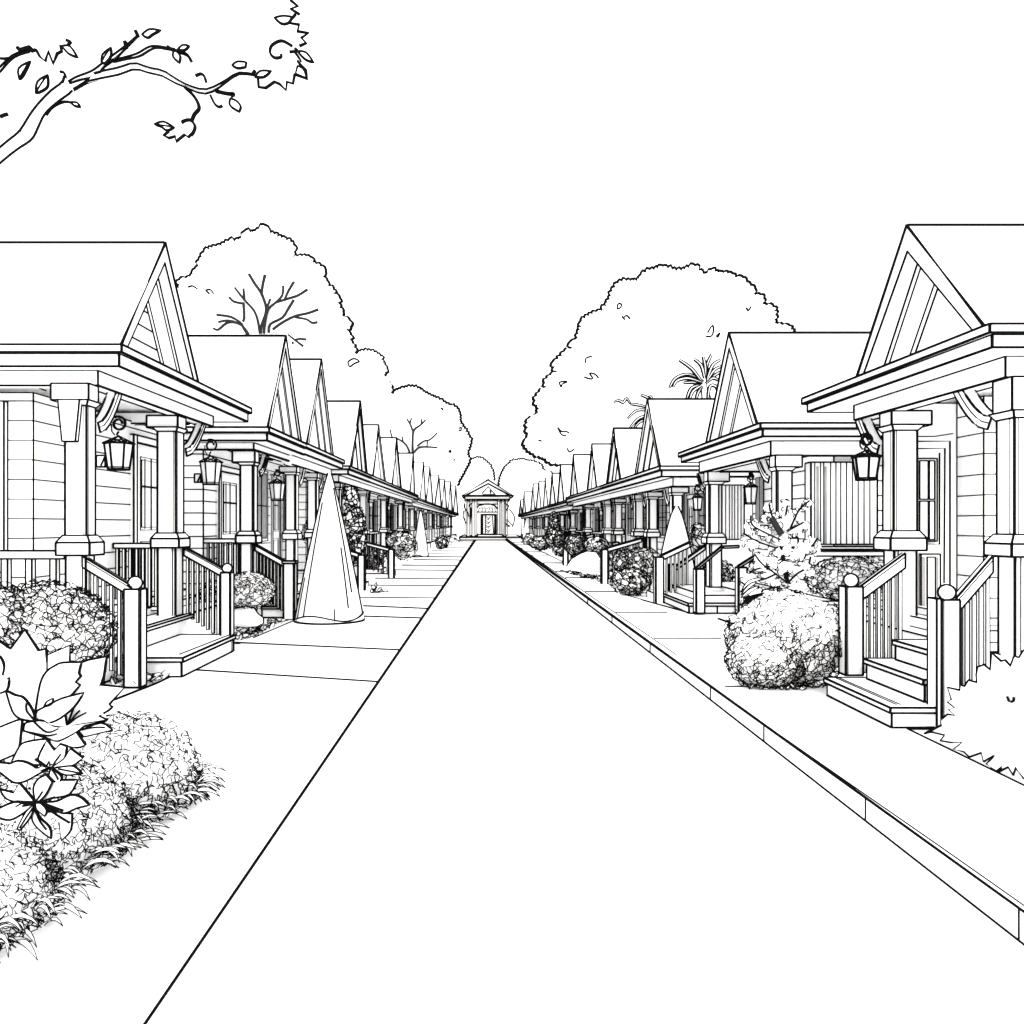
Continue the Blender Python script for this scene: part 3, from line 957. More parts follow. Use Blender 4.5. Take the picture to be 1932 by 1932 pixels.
p = P(); TB(p, 899, 941, 951, 1009, YT + .1, YT + .28, 1.6)
p.ink(at(ident, [(897, 962), (903, 954), (914, 951), (925, 951), (934, 954), (941, 962)], YT + .08), 2.2)
p.ink(at(ident, [(900, 966), (938, 966)], YT + .08), 1.6)
for k in range(6):
    cx = 903 + k * 6.4
    p.ink(at(ident, [(cx, 965), (cx + 1.5, 957), (cx + 4, 961), (cx + 5.5, 956)], YT + .08), 1.3)
ar = p.build("arched_portal", WOOD, t)
p = P(); TB(p, 908, 936, 971, 1008, YT, YT + .09, 2.6)
p.ink(at(ident, [(910.5, 972), (910.5, 1007)], YT - .01), 2.6); p.ink(at(ident, [(933.5, 972), (933.5, 1007)], YT - .01), 2.2)
for k in range(4):
    v = 974 + k * 8
    p.ink(at(ident, [(917, v), (921, v + 4), (926, v), (921, v + 7), (917, v + 4)], YT - .01), 1.3)
p.ink(at(ident, [(915.5, 973), (915.5, 1006)], YT - .01), 1.8); p.ink(at(ident, [(929, 973), (931, 1006)], YT - .01), 1.8)
p.build("door_leaf", WOOD, ar)
for k, (pl) in enumerate((c7((590, 740)),)): pass
p = P()
for pts in ([(480, 740), (470, 820), (530, 900), (560, 1000)], [(610, 740), (560, 780), (600, 860), (580, 1130)], [(460, 880), (450, 1000), (500, 1120)], [(1250, 740), (1330, 790), (1270, 880)], [(1340, 850), (1440, 1010), (1400, 1200)], [(1290, 1050), (1400, 1170)], [(1260, 1110), (1340, 1200), (1330, 1150)]):
    p.ink(smooth(at(c7, pts, YT - .3)), 1.9)
o = p.build("garland", INK, t)
p = P(); a = W(905, 1004, 82); 
p.box((901 - VX) * 82.6 / F, (948 - VX) * 82.6 / F, 82.6, 84.2, Zp(82.6, 1012.5), Zp(82.6, 1008.5), 1.8)
p.build("door_step", PAVE, t)
p = P()
p.box((867.7 - VX) * 81 / F, (984 - VX) * 81 / F, 80.2, 96, 0, Zp(80.2, 1013.5), 2.4)
struct(p, "plaza_terrace", PAVE)
p = P()
p.box((869 - VX) * 81 / F, (982 - VX) * 81 / F, 80.0, 80.19, -.02, .06, 0, mi=3)
p.ink([((869 - VX) * 81 / F, 80.0, .03), ((982 - VX) * 81 / F, 80.0, .03)], 3.0)
struct(p, "terrace_kerb", PAVE)

# ================================================================== LANTERNS
def lantern(label, X, Y, ztop, wd, hb, hook, cx=0, bracketpt=None):
    """ztop top of the scroll; wd cage width; hb cage height; hook scroll height"""
    t = thing("lantern", label, "lantern", (X, Y, ztop), "iron lanterns hanging in the porches")
    lw = min(3.0, max(1.6, 22.0 / Y))
    zc = ztop - hook
    p = P()
    r = hook * .38
    cc = (X, ztop - r)
    L = []
    for a in np.linspace(0, 2 * math.pi * 1.35, 26):
        rr = r * (1 - .55 * a / (2 * math.pi * 1.35))
        L.append((X + rr * math.sin(a - .6), Y, cc[1] + rr * math.cos(a - .6)))
    p.ink(L, lw * 1.35)
    p.ink([(X, Y, ztop - 2 * r), (X - r * .25, Y, ztop - 2.4 * r), (X, Y, zc)], lw)
    p.ink([(X - r * .98, Y, ztop - r), (X - r * .9, Y, ztop - 2 * r), (X - r * .5, Y, zc + .01)], lw * .7)
    p.build("scroll_hook", INK, t)
    p = P()
    hr = hb * .28
    n = 6
    def ring(rad, z): return [(X + rad * math.cos(2 * math.pi * k / n + .3), Y + rad * math.sin(2 * math.pi * k / n + .3), z) for k in range(n)]
    top = (X, Y, zc); R1 = ring(wd * .5, zc - hr); R0 = ring(wd * .46, zc - hr - .012 * 1)
    p.add([top] + R1, [(0, k + 1, (k + 1) % n + 1) for k in range(n)] + [tuple(range(n, 0, -1))])
    p.ink(R1, lw * 1.2, closed=True)
    for k in range(n):
        p.ink([top, R1[k]], lw * 1.15)
        m1 = tuple((np.array(top) + 1.3 * np.array(R1[k])) / 2.3); m2 = tuple((np.array(top) + 1.3 * np.array(R1[(k + 1) % n])) / 2.3)
        p.ink([m1, R1[(k + 1) % n]], lw * .9); p.ink([m1, m2], lw * .9); p.ink([m2, R1[k]], lw * .8)
    p.build("lantern_roof", WOOD, t)
    p = P()
    zb = zc - hr - hb
    A = ring(wd * .46, zc - hr - .004); B = ring(wd * .34, zb)
    for k in range(n):
        p.ink([A[k], B[k]], lw * 1.05)
    p.ink(A, lw, closed=True); p.ink(B, lw * 1.2, closed=True); p.ink([(q_[0], q_[1], zb + hb * .08) for q_ in B], lw * .7, closed=True)
    p.build("lantern_cage", INK, t)
    p = P()
    A = ring(wd * .43, zc - hr - .01); B = ring(wd * .31, zb + .004)
    p.add(A + B, [tuple(range(n)), tuple(range(2 * n - 1, n - 1, -1))] + [(k, k + n, (k + 1) % n + n, (k + 1) % n) for k in range(n)])
    p.build("glass_shade", GLASS, t)
    if bracketpt:
        p = P(); p.box(bracketpt - .05, bracketpt + .05, Y - .02, Y + .02, zb + .03, zb + .16, 2.4, mi=0)
        p.ink([(bracketpt, Y - .02, zb + .04), (bracketpt + .05, Y - .02, zb + .15)], 2.4); p.ink([(bracketpt - .05, Y, zb + .09), (X - wd * .3, Y, zb + .05)], 2)
        p.build("mounting_plate", WOOD, t)
    return t
def lant(label, u, v0, v1, v2, v3, wpx, X, bp=None):
    Y = Yp(X, u); k = Y / F
    xs = (u - VX) * k
    lantern(label, xs, Y, Zp(Y, v0), wpx * k, (v3 - v2) * k, (v1 - v0) * k, bracketpt=(bp - VX) * k if bp else None)
lant("black curl-hook lantern in the nearest left porch, largest of the lanterns", 224, 785, 823, 838, 887, 55, 4.25, 192)
lant("curl-hook lantern in the second left porch, between its siding and door", 398, 828, 860, 870, 912, 42, 4.25, 374)
lant("small lantern on the left hanging before the third left cottage's wall", 523, 886, 903, 912, 944, 31, 4.25)
lant("tiny dark lantern half behind the left draped cone", 592, 904, 920, 926, 948, 20, 4.2)
lant("lantern hanging beside the far column of the nearest right porch", 1634, 818, 850, 862, 905, 52, 3.75)
lant("lantern hanging between the columns of the second right porch", 1416, 893, 910, 918, 950, 28, 4.3)
lant("small lantern by the siding above the right white cone", 1316, 914, 932, 938, 962, 21, 4.3)

# ================================================================== DRAPED CONES
def cone(label, x, y, z0, r, h, w=3.0, folds=True, hem=True, pw=.92):
    t = thing("draped_cone", label, "cone", (x, y, z0), "white draped cones along the walks")
    p = P()
    n = 28; R = 10; vs = []; fs = []
    prof = []
    for i in range(R + 1):
        tt = i / R
        prof.append((r * (1 - tt) ** pw * (1 + .03 * math.sin(math.pi * tt)) + .02, z0 + h * tt))
    for rr, z in prof:
        for k in range(n):
            a = 2 * math.pi * k / n
            vs.append((x + rr * math.cos(a), y + rr * math.sin(a), z))
    for i in range(R):
        for k in range(n):
            k2 = (k + 1) % n
            fs.append((i * n + k, i * n + k2, (i + 1) * n + k2, (i + 1) * n + k))
    fs.append(tuple(range(n))[::-1]); fs.append(tuple(R * n + k for k in range(n)))
    p.add(vs, fs)
    th = math.atan2(-y, -x)     # direction to the camera seen from the cone
    def line(az, i0, i1, w_):
        L = []
        for i in range(i0, i1 + 1):
            rr, z = prof[i]
            L.append((x + (rr + .004) * math.cos(th + az), y + (rr + .004) * math.sin(th + az), z))
        p.ink(L, w_)
    line(1.5, 0, R, w); line(-1.5, 0, R, w)
    if folds:
        line(-.86, 0, 8, w * .7); line(.86, 2, 9, w * .7); line(.62, 1, 5, w * .7); line(-1.2, 0, 3, w * .6); line(.15, 0, 1, w * .6)
    o = p.build("cloth_drape", CLOTH, t)
    p = P()
    m = 40
    L1 = []; L2 = []
    for k in range(m):
        a = 2 * math.pi * k / m
        wob = .045 * math.sin(3 * a + 1)
        L1.append((x + (r + .03) * math.cos(a), y + (r + .03) * math.sin(a), z0 + .015))
        L2.append((x + (r + .02) * math.cos(a), y + (r + .02) * math.sin(a), z0 + .09 * r / .55 + wob))
    nn = m
    ins = [(x + (r - .05) * math.cos(2 * math.pi * k / m), y + (r - .05) * math.sin(2 * math.pi * k / m), z0 + .09) for k in range(m)]
    p.add(L1 + L2 + ins, [(k, (k + 1) % m, (k + 1) % m + m, k + m) for k in range(m)] + [(k + m, (k + 1) % m + m, (k + 1) % m + 2 * m, k + 2 * m) for k in range(m)])
    p.ink(L1, w, closed=True); p.ink(L2, w * .7, closed=True)
    p.build("hem", CLOTH, t)
cone("tall white draped cone on the left walk, creased cloth with a rolled hem", -2.61, 13.25, 0, .54, 2.46)
cone("small white cone far down the left walk beside a porch", -3.25, 39.5, 0, .36, 2.35, 2.2, False)
cone("white cone on the right, before the siding behind the low steps", 3.87, 16.15, ZR, .42, 1.86, 3.0, False, pw=.72)
cone("pale small cone at the far right corner by the temple terrace", 4.15, 78.0, 0, .55, 2.6, 1.5, False, pw=.6)

# ================================================================== BUSHES
def sph(k):
    d = nrs.normal(0, 1, (k, 3)); return d / np.linalg.norm(d, axis=1)[:, None]
def body(p, c, r, lump=.06, seed=0):
    n, R = 22, 12
    rs = np.random.RandomState(seed)
    ph = rs.uniform(0, 6, 6)
    vs = []; fs = []
    def pt(a, b):
        d = np.array([math.cos(a) * math.cos(b), math.cos(a) * math.sin(b), math.sin(a)])
        f = 1 + lump * (math.sin(3 * b + ph[0]) * math.cos(a) + math.sin(5 * a + 2 * b + ph[1]) * .6)
        return (c[0] + r[0] * d[0] * f, c[1] + r[1] * d[1] * f, c[2] + r[2] * d[2] * f)
    vs.append(pt(-math.pi / 2, 0))
    for i in range(1, R):
        for k in range(n): vs.append(pt(-math.pi / 2 + math.pi * i / R, 2 * math.pi * k / n))
    vs.append(pt(math.pi / 2, 0))
    for k in range(n):
        k2 = (k + 1) % n
        fs.append((0, 1 + k2, 1 + k))
        for i in range(R - 2): fs.append((1 + i * n + k, 1 + i * n + k2, 1 + (i + 1) * n + k2, 1 + (i + 1) * n + k))
        fs.append((1 + (R - 2) * n + k, 1 + (R - 2) * n + k2, len(vs) - 1))
    p.add(vs, fs)
def bush(label, lobes, lpx=9, w=1.5, dens=1.0, cat="bush", name="bush", top=1.0, narrow=.55, grp="clipped bushes before the porches", zmin=None, spread=.55):
    """lobes: (centre, radii). leaf length in survey units; top<1 thins the marks on the crown"""
    c0 = lobes[0][0]
    zb = min(c[2] - r[2] for c, r in lobes)
    t = thing(name, label, cat, (c0[0], c0[1], max(0, zb)), grp)
    p = P()
    f = P()
    lp, ln, lsz = [], [], []
    for j, (c, r) in enumerate(lobes):
        body(p, c, [q * .92 for q in r], .0, j)
        sp = lpx * c[1] / F * (.80 if c[1] < 14 else .9)
        area = 4 * math.pi * ((r[0] * r[2]) + (r[0] * r[1]) + (r[1] * r[2])) / 3
        k = min(int(dens * 1.7 * area / (sp * sp)), 8000)
        ii = np.arange(k) + .5
        ph = np.arccos(1 - 2 * ii / k); th = math.pi * (1 + 5 ** .5) * ii
        d = np.stack([np.cos(th) * np.sin(ph), np.cos(ph), np.sin(th) * np.sin(ph)], 1)
        d = d + nrs.normal(0, .62 * math.sqrt(4 / k), d.shape); d /= np.linalg.norm(d, axis=1)[:, None]
        vd = np.array([0, 0, H]) - (np.array(c) + d * np.array(r)); vd /= np.linalg.norm(vd, axis=1)[:, None]
        face = (vd * d).sum(1)
        d = d[face > -.12]; face = face[face > -.12]
        rr = nrs.uniform(.955, 1.045, (len(d), 1))
        Q = np.array(c) + d * np.array(r) * rr
        ok = Q[:, 2] > (0.005 if zmin is None else zmin)
        for j2, (c2, r2) in enumerate(lobes):
            if j2 != j:
                q = (Q - np.array(c2)) / np.array(r2)
                ok &= (q * q).sum(1) > .80
        Q = Q[ok]; d = d[ok]; face = face[ok]
        m = len(Q)
        if m < 8: continue
        D = ((Q[:, None, :] - Q[None]) ** 2).sum(2) if m < 3600 else None
        nbk = 9
        done = set()
        for a in range(m):
            da = D[a] if D is not None else ((Q - Q[a]) ** 2).sum(1)
            nb = np.argpartition(da, min(nbk, m - 1))[:nbk + 1]
            nb = nb[nb != a]
            for b in nb:
                e = (min(a, int(b)), max(a, int(b)))
                if e in done: continue
                mid = (Q[a] + Q[b]) / 2
                if ((Q[nb] - mid) ** 2).sum(1).min() < da[b] / 4 * .999: continue
                done.add(e)
                h = d[a][2]
                keep = .93
                if top < 1: keep = np.clip(top + (.95 - top) * (.42 - h) * 1.9, top, .93)  # fewer ink marks on top: light from above drawn into the mark density
                fc = float(np.clip(.32 + face[a] * 1.1, .22, .9))
                if nrs.uniform() > keep * fc: continue
                A, B = Q[a], Q[b]
                M = mid + nrs.normal(0, .10, 3) * math.sqrt(da[b]) + d[a] * .08 * math.sqrt(da[b])
                A = A + (A - M) * nrs.uniform(-.1, .25); B = B + (B - M) * nrs.uniform(-.1, .25)
                ww = w * (.92 if c[1] < 10 else .72) * nrs.uniform(.7, 1.3)
                f.ink([A, M, B], [ww, ww * 1.1, ww * .7], sides=3)
        nl = int(m * (.12 if c[1] < 14 else .02)) + 1
        idx = nrs.choice(m, nl, replace=False)
        if top < 1: idx = idx[nrs.uniform(0, 1, len(idx)) < np.clip(.15 + (.5 - d[idx, 2]), .1, 1)]
        lp.append(Q[idx]); ln.append(d[idx]); lsz.append(nrs.uniform(.3, .55, len(idx)) * sp)
    p.build("bush_body", LEAF, t)
    f.leaves(np.concatenate(lp), np.concatenate(ln), np.concatenate(lsz), w, narrow=narrow, spread=spread)
    f.build("foliage", LEAF, t)
    return t
def el(u, v, Y, ru, rv, ry=None):
    k = Y / F
    return (W(u, v, Y), (ru * k, (ry if ry else ru * k), rv * k))

bush("broad leafy bush under the rail of the nearest left porch", [el(85, 1195, 6.9, 125, 98, .45), el(-20, 1200, 6.7, 110, 100, .4)], 13, 1.45, .95)
bush("large round bush beside the right steps, sparse marks on top and dense below", [el(1486, 1206, 7.5, 114, 98, .5), el(1445, 1243, 7.3, 74, 58, .34)], 11, 1.35, 1.0, top=.26)
bush("low hedge behind the flowering shrub, under the second right porch rail", [el(1598, 1092, 9.6, 75, 42, .4), el(1640, 1075, 10.4, 40, 26, .3)], 11, 1.25, 1.0)
bush("round bush behind the far stair rail of the nearest left porch", [el(470, 1114, 11.6, 50, 36, .45), el(425, 1120, 12.2, 45, 32, .4)], 9, 1.25, 1.0)
bush("dark dense bush seen between the second right cottage's newel posts", [el(1350, 1088, 15.6, 36, 34, .4), el(1290, 1095, 17.4, 22, 25, .3)], 8, 1.9, 1.1)
bush("round bush with tight leaves at the foot of the steps, right of the kerb", [el(1190, 1098, 16.8, 38, 27, .42)], 8, 1.9, 1.0, zmin=.1)
bush("wide leafy bush rising behind the round one along the right walk", [el(1212, 1064, 18.6, 38, 32, .5), el(1180, 1060, 18.8, 24, 24, .4)], 8, 1.8, 1.0, zmin=.1)
bush("mounded leafy bush by the fourth right porch", [el(1162, 1054, 22, 26, 32, .6), el(1125, 1030, 25, 24, 18, .6)], 7, 1.6, 1.0, zmin=.1)
bush("dark pointed bush in the far right row", [el(1046, 1012, 36, 17, 24, .5), el(1045, 990, 36, 9, 26, .4)], 6, 1.9, 1.3, zmin=.1)
bush("low spreading bush before the far right porches", [el(1086, 1028, 29, 24, 22, .8), el(1060, 1036, 31, 18, 14, .6), el(1020, 1024, 42, 22, 14, .8)], 6, 1.6, 1.0, zmin=.1)
bush("smooth low bush at the far right end of the walk", [el(999, 1018, 60, 14, 12, .9)], 6, 1.5, .6, zmin=.1)
bush("small dark bush behind the right cone, against the siding", [el(1317, 1012, 17.0, 18, 26, .25)], 8, 1.9, 1.1)
bush("climbing ivy mass on the post right behind the left draped cone", [el(662, 950, 20.3, 17, 34, .25), el(668, 990, 20.3, 22, 40, .3), el(674, 1020, 20.3, 18, 30, .3)], 8, 2.1, 1.3, "ivy", "ivy_column", grp=None)
bush("ivy clump left of the draped cone beside the tiny lantern", [el(584, 1005, 19.0, 14, 24, .2)], 8, 1.8, 1.1, "ivy", "ivy_clump", grp=None)
bush("hatched rounded shrub before the fifth left cottage's steps", [el(762, 1030, 31.5, 26, 26, .7), el(745, 1018, 31.5, 18, 16, .5)], 8, 1.7, 1.0, narrow=.28)
bush("dark bush by the porch rail of the far left row", [el(834, 1024, 52, 12, 14, .7)], 6, 1.8, 1.2)
bush("small rounded bush at the far left end by the terrace", [el(857, 1021, 66, 11, 13, .8)], 6, 1.3, .4)
bush("leafy bush behind the steps of the fourth left cottage", [el(703, 1060, 24.5, 14, 22, .4), el(715, 1050, 25.5, 14, 16, .4)], 7, 1.7, 1.1)

# white low bush left of newel, outlined only
def blob(label, c, pts, Y, T, w=2.4, cat="bush", name="bush", strokes=(), close=None, grp=None, m=LEAF, scal=0, body_pts=None, nrm=(0, 1, 0), ctr=None):
    L = [np.array(q) for q in at(c, pts, Y)]
    q = np.array(L).mean(0)
    t = thing(name, label, cat, (q[0], Y, max(0, min(a[2] for a in L))), grp)
    B = L + ([np.array(a) for a in at(c, close, Y)] if close else [])
    p = P(); p.puff(B, nrm, T, c=ctr)
    p.ink(L, w)
    for st in strokes: p.ink(at(c, st, Y - T * 1.02), w * .9)
    p.build("bush_body", m, t)
    return t
blob("low smooth white bush under the round left bush", ident, [(440, 1150), (460, 1143), (480, 1148), (487, 1158), (497, 1166), (497, 1176), (485, 1182), (465, 1184), (445, 1182)], 11.4, .12, 2.2, close=[(430, 1180), (428, 1160)])
blob("smooth white mound bush between the rails of the right row", ident, [(1069, 1068), (1078, 1055), (1095, 1045), (1108, 1040), (1125, 1042), (1134, 1055), (1134, 1078)], 21.5, .3, 2.4, close=[(1120, 1084), (1080, 1076)])
blob("little smooth white bush beside the tight round bush", ident, [(1156, 1104), (1160, 1094), (1170, 1088), (1182, 1088), (1188, 1098)], 17.9, .15, 2.2, close=[(1186, 1110), (1160, 1112)])

# ground cover strips
def cover(label, pts_ground, z, lpx, n, w=1.5):
    setroot((0, 0, 0))
    q = P(); P3 = []
    a, b, c_, d = [np.array(G(u, v, z)) for u, v in pts_ground]
    for i in range(n):
        s_, t_ = rnd.random(), rnd.random()
        P3.append((a * (1 - s_) + b * s_) * (1 - t_) + (d * (1 - s_) + c_ * s_) * t_ + np.array([0, 0, rnd.uniform(.01, .05)]))
    P3 = np.array(P3)
    q.leaves(P3, np.tile([0, -.3, 1.0], (n, 1)), nrs.uniform(.4, .9, n) * lpx * P3[:, 1] / F, w)
    o = q.build("ground_cover", LEAF)
    o["kind"] = "stuff"; o["label"] = label
cover("low leafy ground cover in the bed before the nearest left porch", [(205, 1262), (240, 1290), (330, 1272), (215, 1318)], 0, 14, 90)
cover("low ground cover below the left bush by the walk edge", [(440, 1178), (545, 1170), (480, 1200), (445, 1210)], 0, 10, 90)
cover("small leaves at the foot of the right round bush", [(1395, 1285), (1530, 1290), (1530, 1303), (1400, 1303)], ZR, 9, 120)
cover("small plants at the foot of the right row rails", [(1062, 1078), (1130, 1090), (1140, 1100), (1080, 1084)], ZR, 8, 60, 1.3)
cover("small plants by the fourth left cottage's newel", [(700, 1108), (735, 1112), (725, 1118), (700, 1120)], 0, 12, 14, 1.6)

# jagged clipped hedge at the lower right, its face along the walk
XH = 3.14
Hh = [(1121, 965), (1090, 1015), (1060, 1005), (1035, 1070), (1000, 1030), (975, 1038), (915, 985), (905, 1095), (865, 1060), (825, 1075), (815, 1125), (820, 1175), (765, 1160), (740, 1200), (712, 1190), (710, 1225), (630, 1207), (655, 1285), (628, 1300), (675, 1338), (635, 1350), (680, 1388), (630, 1380), (590, 1415)]
Hb = [(590, 1450), (480, 1505), (525, 1495), (612, 1515), (582, 1550), (650, 1562), (722, 1560), (668, 1605), (735, 1622), (770, 1655), (848, 1628), (862, 1685), (930, 1645), (880, 1700), (945, 1748), (980, 1720), (960, 1750), (1020, 1720), (1052, 1772), (1068, 1725), (1121, 1795)]
t = thing("hedge", "blank white hedge with a jagged outline beside the right steps", "hedge", (3.5, 5.0, ZR))
p = P()
fpts = [PX(*cH(q), XH) for q in Hh]; bpts = [PX(*cH(q), 3.06) for q in Hb]
ext = [PX(*q, XH) for q in ((2000, 1225), (2150, 1215), (2300, 1225), (2300, 1640), (2150, 1570), (2000, 1500))]
full = fpts + bpts + ext[::-1]
full = list(fpts) + list(bpts) + [ext[5], ext[4], ext[3], ext[2], ext[1], ext[0]]
cc = np.array(PX(1900, 1340, XH))
p.puff([np.array(q) for q in full], (1, 0, 0), .5, c=cc, back=.02)
for q_ in full: pass
p.ink(fpts, 2.8); p.ink(bpts, 2.6)
p.ink([PX(*cH(q), XH - .02) for q in ((1012, 1265), (1022, 1295), (1040, 1302), (1054, 1290), (1055, 1270))], 2.8)
p.build("bush_body", LEAF, t)

# flowering branchy shrub right of centre
t = thing("flowering_shrub", "tall open shrub with forked dark twigs and blossom clumps above the large round right bush", "shrub", (W(1495, 1110, 8.6)[0], 8.6, ZR))
Ysh = 8.6
p = P()
tw = [[(1180, 930), (1170, 860), (1150, 760), (1130, 640), (1130, 520), (1090, 430), (1050, 360)], [(1130, 520), (1200, 470), (1320, 405)], [(1130, 560), (1000, 500), (880, 430), (865, 345)], [(1150, 700), (1280, 660), (1380, 620), (1440, 540)],
      [(1130, 640), (1000, 600), (900, 560), (800, 500)], [(1180, 930), (1080, 850), (960, 760), (900, 680)], [(1190, 920), (1260, 850), (1350, 790), (1380, 700)], [(1150, 500), (1160, 380), (1180, 260)], [(1200, 470), (1280, 300), (1370, 220)],
      [(1080, 850), (960, 900), (850, 900)], [(1110, 960), (960, 990), (800, 1060)], [(1050, 360), (1020, 250)], [(1060, 780), (940, 800), (860, 830)]]
for i, b in enumerate(tw):
    q = at(cF_, b, Ysh - .12 + .08 * math.sin(i * 2.1))
    n = len(q)
    p.ink(smooth(q), 5.0 if i == 0 else 2.4, mi=1)
p.ink(at(cF_, [(1045, 370), (1080, 430), (1130, 510)], Ysh - .2), 7.5, mi=4)
p.build("twigs", INK, t)
f = P(); cl = []
for b in tw:
    for a_, b_ in zip(b[:-1], b[1:]):
        for k in range(3):
            tt = rnd.random(); cl.append((a_[0] + (b_[0] - a_[0]) * tt + rnd.gauss(0, 22), a_[1] + (b_[1] - a_[1]) * tt + rnd.gauss(0, 22)))
cl = [q for i, q in enumerate(cl) if i % 3 != 1]
pp_, ns_, ss_ = [], [], []
g = P()
for i, c0 in enumerate(cl):
    cw = np.array(W(*cF_(c0), Ysh + rnd.uniform(-.12, .12)))
    r0 = rnd.uniform(.04, .085)
    body(g, cw, (r0, r0, r0 * .8), .12, i)
    d = sph(5); d[:, 1] = -abs(d[:, 1]) * .3
    for q in d:
        q = q / np.linalg.norm(q)
        pp_.append(cw + q * r0 * .95); ns_.append(q + np.array([0, -1.2, 0])); ss_.append(r0 * rnd.uniform(.3, .6))
    if rnd.random() < .6:
        a0 = rnd.uniform(0, 6)
        g.ink([cw + 1.03 * r0 * np.array([math.cos(a), -.1, .8 * math.sin(a)]) for a in np.linspace(a0, a0 + rnd.uniform(1, 2.6), 6)], 2.2, sides=3)
g.leaves(np.array(pp_), np.array(ns_), np.array(ss_), 1.5, narrow=.65, spread=.3)
g.build("blossom_clumps", LEAF, t)
for i in range(6):
    f = P()
    u0, v0 = rnd.uniform(800, 900), rnd.uniform(900, 1130)
    q = smooth(at(cF_, [(780, v0 + 60 + rnd.uniform(-10, 20)), (850, v0 + rnd.uniform(-10, 10)), (900 + rnd.uniform(0, 90), v0 - rnd.uniform(20, 60))], Ysh - .25))
    A = [a + np.array([0, 0, .02 * math.sin(math.pi * k / (len(q) - 1))]) for k, a in enumerate(q)]
    B = [a - np.array([0, 0, .02 * math.sin(math.pi * k / (len(q) - 1))]) for k, a in enumerate(q)]
    n = len(q)
    f.add(A + B, [(k, k + 1, n + k + 1, n + k) for k in range(n - 1)]); f.ink(A, 1.5); f.ink(B, 1.3)
    f.build("long_leaf", LEAF, t)

# ================================================================== LOWER LEFT FLOWER BED
lob = [((-2.12, 4.55, .08), (.46, .50, .43)), ((-2.20, 3.85, .06), (.47, .52, .37)), ((-2.22, 3.15, .04), (.47, .50, .34)), ((-2.22, 2.5, .02), (.44, .42, .30)), ((-2.16, 1.95, .02), (.42, .42, .28)), ((-2.9, 4.3, .06), (.5, .6, .34)), ((-2.8, 3.2, .05), (.5, .6, .3))]
bush("long mounded flower bed in the lower left corner, tiny leaves and blades at its edge", lob, 11, 1.3, .95, "flower bed", "flower_mound", top=.34, grp=None, zmin=.02)
flower_mound = bpy.data.objects["flower_mound"]
# blades along the walk side of the mound
f = P()
for i in range(165):
    y = 1.8 + 3.15 * rnd.random()
    k = min(lob[:5], key=lambda L: abs(L[0][1] - y))
    ang = 0
    dx = math.sqrt(max(0.05, 1 - ((y - k[0][1]) / k[1][1]) ** 2))
    base = np.array([k[0][0] + k[1][0] * dx * rnd.uniform(.88, 1.02), y, rnd.uniform(.015, .11)])
    L_ = rnd.uniform(.09, .20)
    dr = np.array([rnd.uniform(.55, 1.0), rnd.uniform(-.9, .35), 0]); dr /= np.linalg.norm(dr)
    sd = np.array([-dr[1], dr[0], 0]) * .6 + np.array([0, 0, .5]); wd = L_ * rnd.uniform(.05, .09)
    A, B = [], []
    hgt = rnd.uniform(.1, .5) * L_
    for tt in np.linspace(0, 1, 6):
        c0 = base + dr * L_ * tt + np.array([0, 0, hgt * math.sin(math.pi * tt * .8) - .12 * L_ * tt * tt])
        c0[2] = max(.008, c0[2])
        ww = wd * math.sin(math.pi * min(1, tt * .9 + .1))
        A.append(c0 + sd * ww); B.append(c0 - sd * ww * .9)
    n = 6
    f.add(A + B, [(j, j + 1, j + 1 + n, j + n) for j in range(n - 1)])
    f.ink(A, 1.3, sides=3); f.ink(B, 1.3, sides=3)
f.build("edge_blades", LEAF, flower_mound).location = (0, 0, 0)

# big leaved plant with star flowers (poinsettia like)
t = thing("poinsettia", "tall poinsettia with big pointed leaves and star-shaped blooms at the lower left edge", "plant", (-2.1, 3.35, 0))
SM = "sm"
def petal(par, name, pts, *args, **kw):
    if pts is SM: return petal_(par, name, args[0], *args[1:], sm=True, **kw)
    return petal_(par, name, pts, *args, **kw)
def petal_(par, name, pts, Y, rib=None, w=3.2, T=.012, sm=False, tilt=0):
    q = [np.array(a) for a in at(cA, pts, Y)]
    for a in q: a[1] += tilt * (a[2] - q[0][2])
    q2 = smooth_c(q, 3)
    p = P(); p.puff(q2, (0, 1, 0), T); p.ink(q2, w, closed=True)
    for r in (rib or []):
        rr = [np.array(a) for a in at(cA, r, Y - T * 1.3)]
        for a in rr: a[1] += tilt * (a[2] - q[0][2])
        p.ink(smooth(rr), w * .75)
    return p.build(name, LEAF, par)
Yq = 3.62
petal(t, "leaf", [(-120, 100), (0, 140), (90, 205), (215, 40), (335, 220), (395, 205), (412, 395), (350, 510), (330, 740), (200, 900), (-120, 900)], Yq, w=3.6)
petal(t, "leaf", [(410, 255), (600, 175), (600, 310), (480, 340), (405, 400)], Yq - .03, w=2.6)
petal(t, "leaf", [(700, 318), (915, 270), (890, 450), (850, 510), (1070, 535), (940, 680), (965, 705), (920, 742), (850, 775), (925, 812), (740, 857), (580, 880), (560, 640), (640, 420)], Yq - .05, [[(580, 855), (610, 770), (640, 690)], [(590, 850), (640, 780), (685, 735)], [(595, 845), (660, 795), (740, 752)]], w=3.4)
petal(t, "leaf", [(345, 512), (400, 400), (480, 345), (540, 322), (700, 318), (680, 410), (697, 435), (650, 490), (688, 515), (600, 615), (530, 630), (380, 710), (300, 780)], Yq - .08, w=3.2)
petal(t, "leaf", [(-60, 260), (0, 270), (35, 350), (5, 480), (80, 455), (60, 560), (-60, 600)], Yq - .10, w=3.2)
petal(t, "leaf", [(680, 910), (870, 840), (965, 900), (820, 935), (720, 960)], Yq - .10, [[(690, 905), (800, 880), (900, 880)]], w=2.8, sm=False)
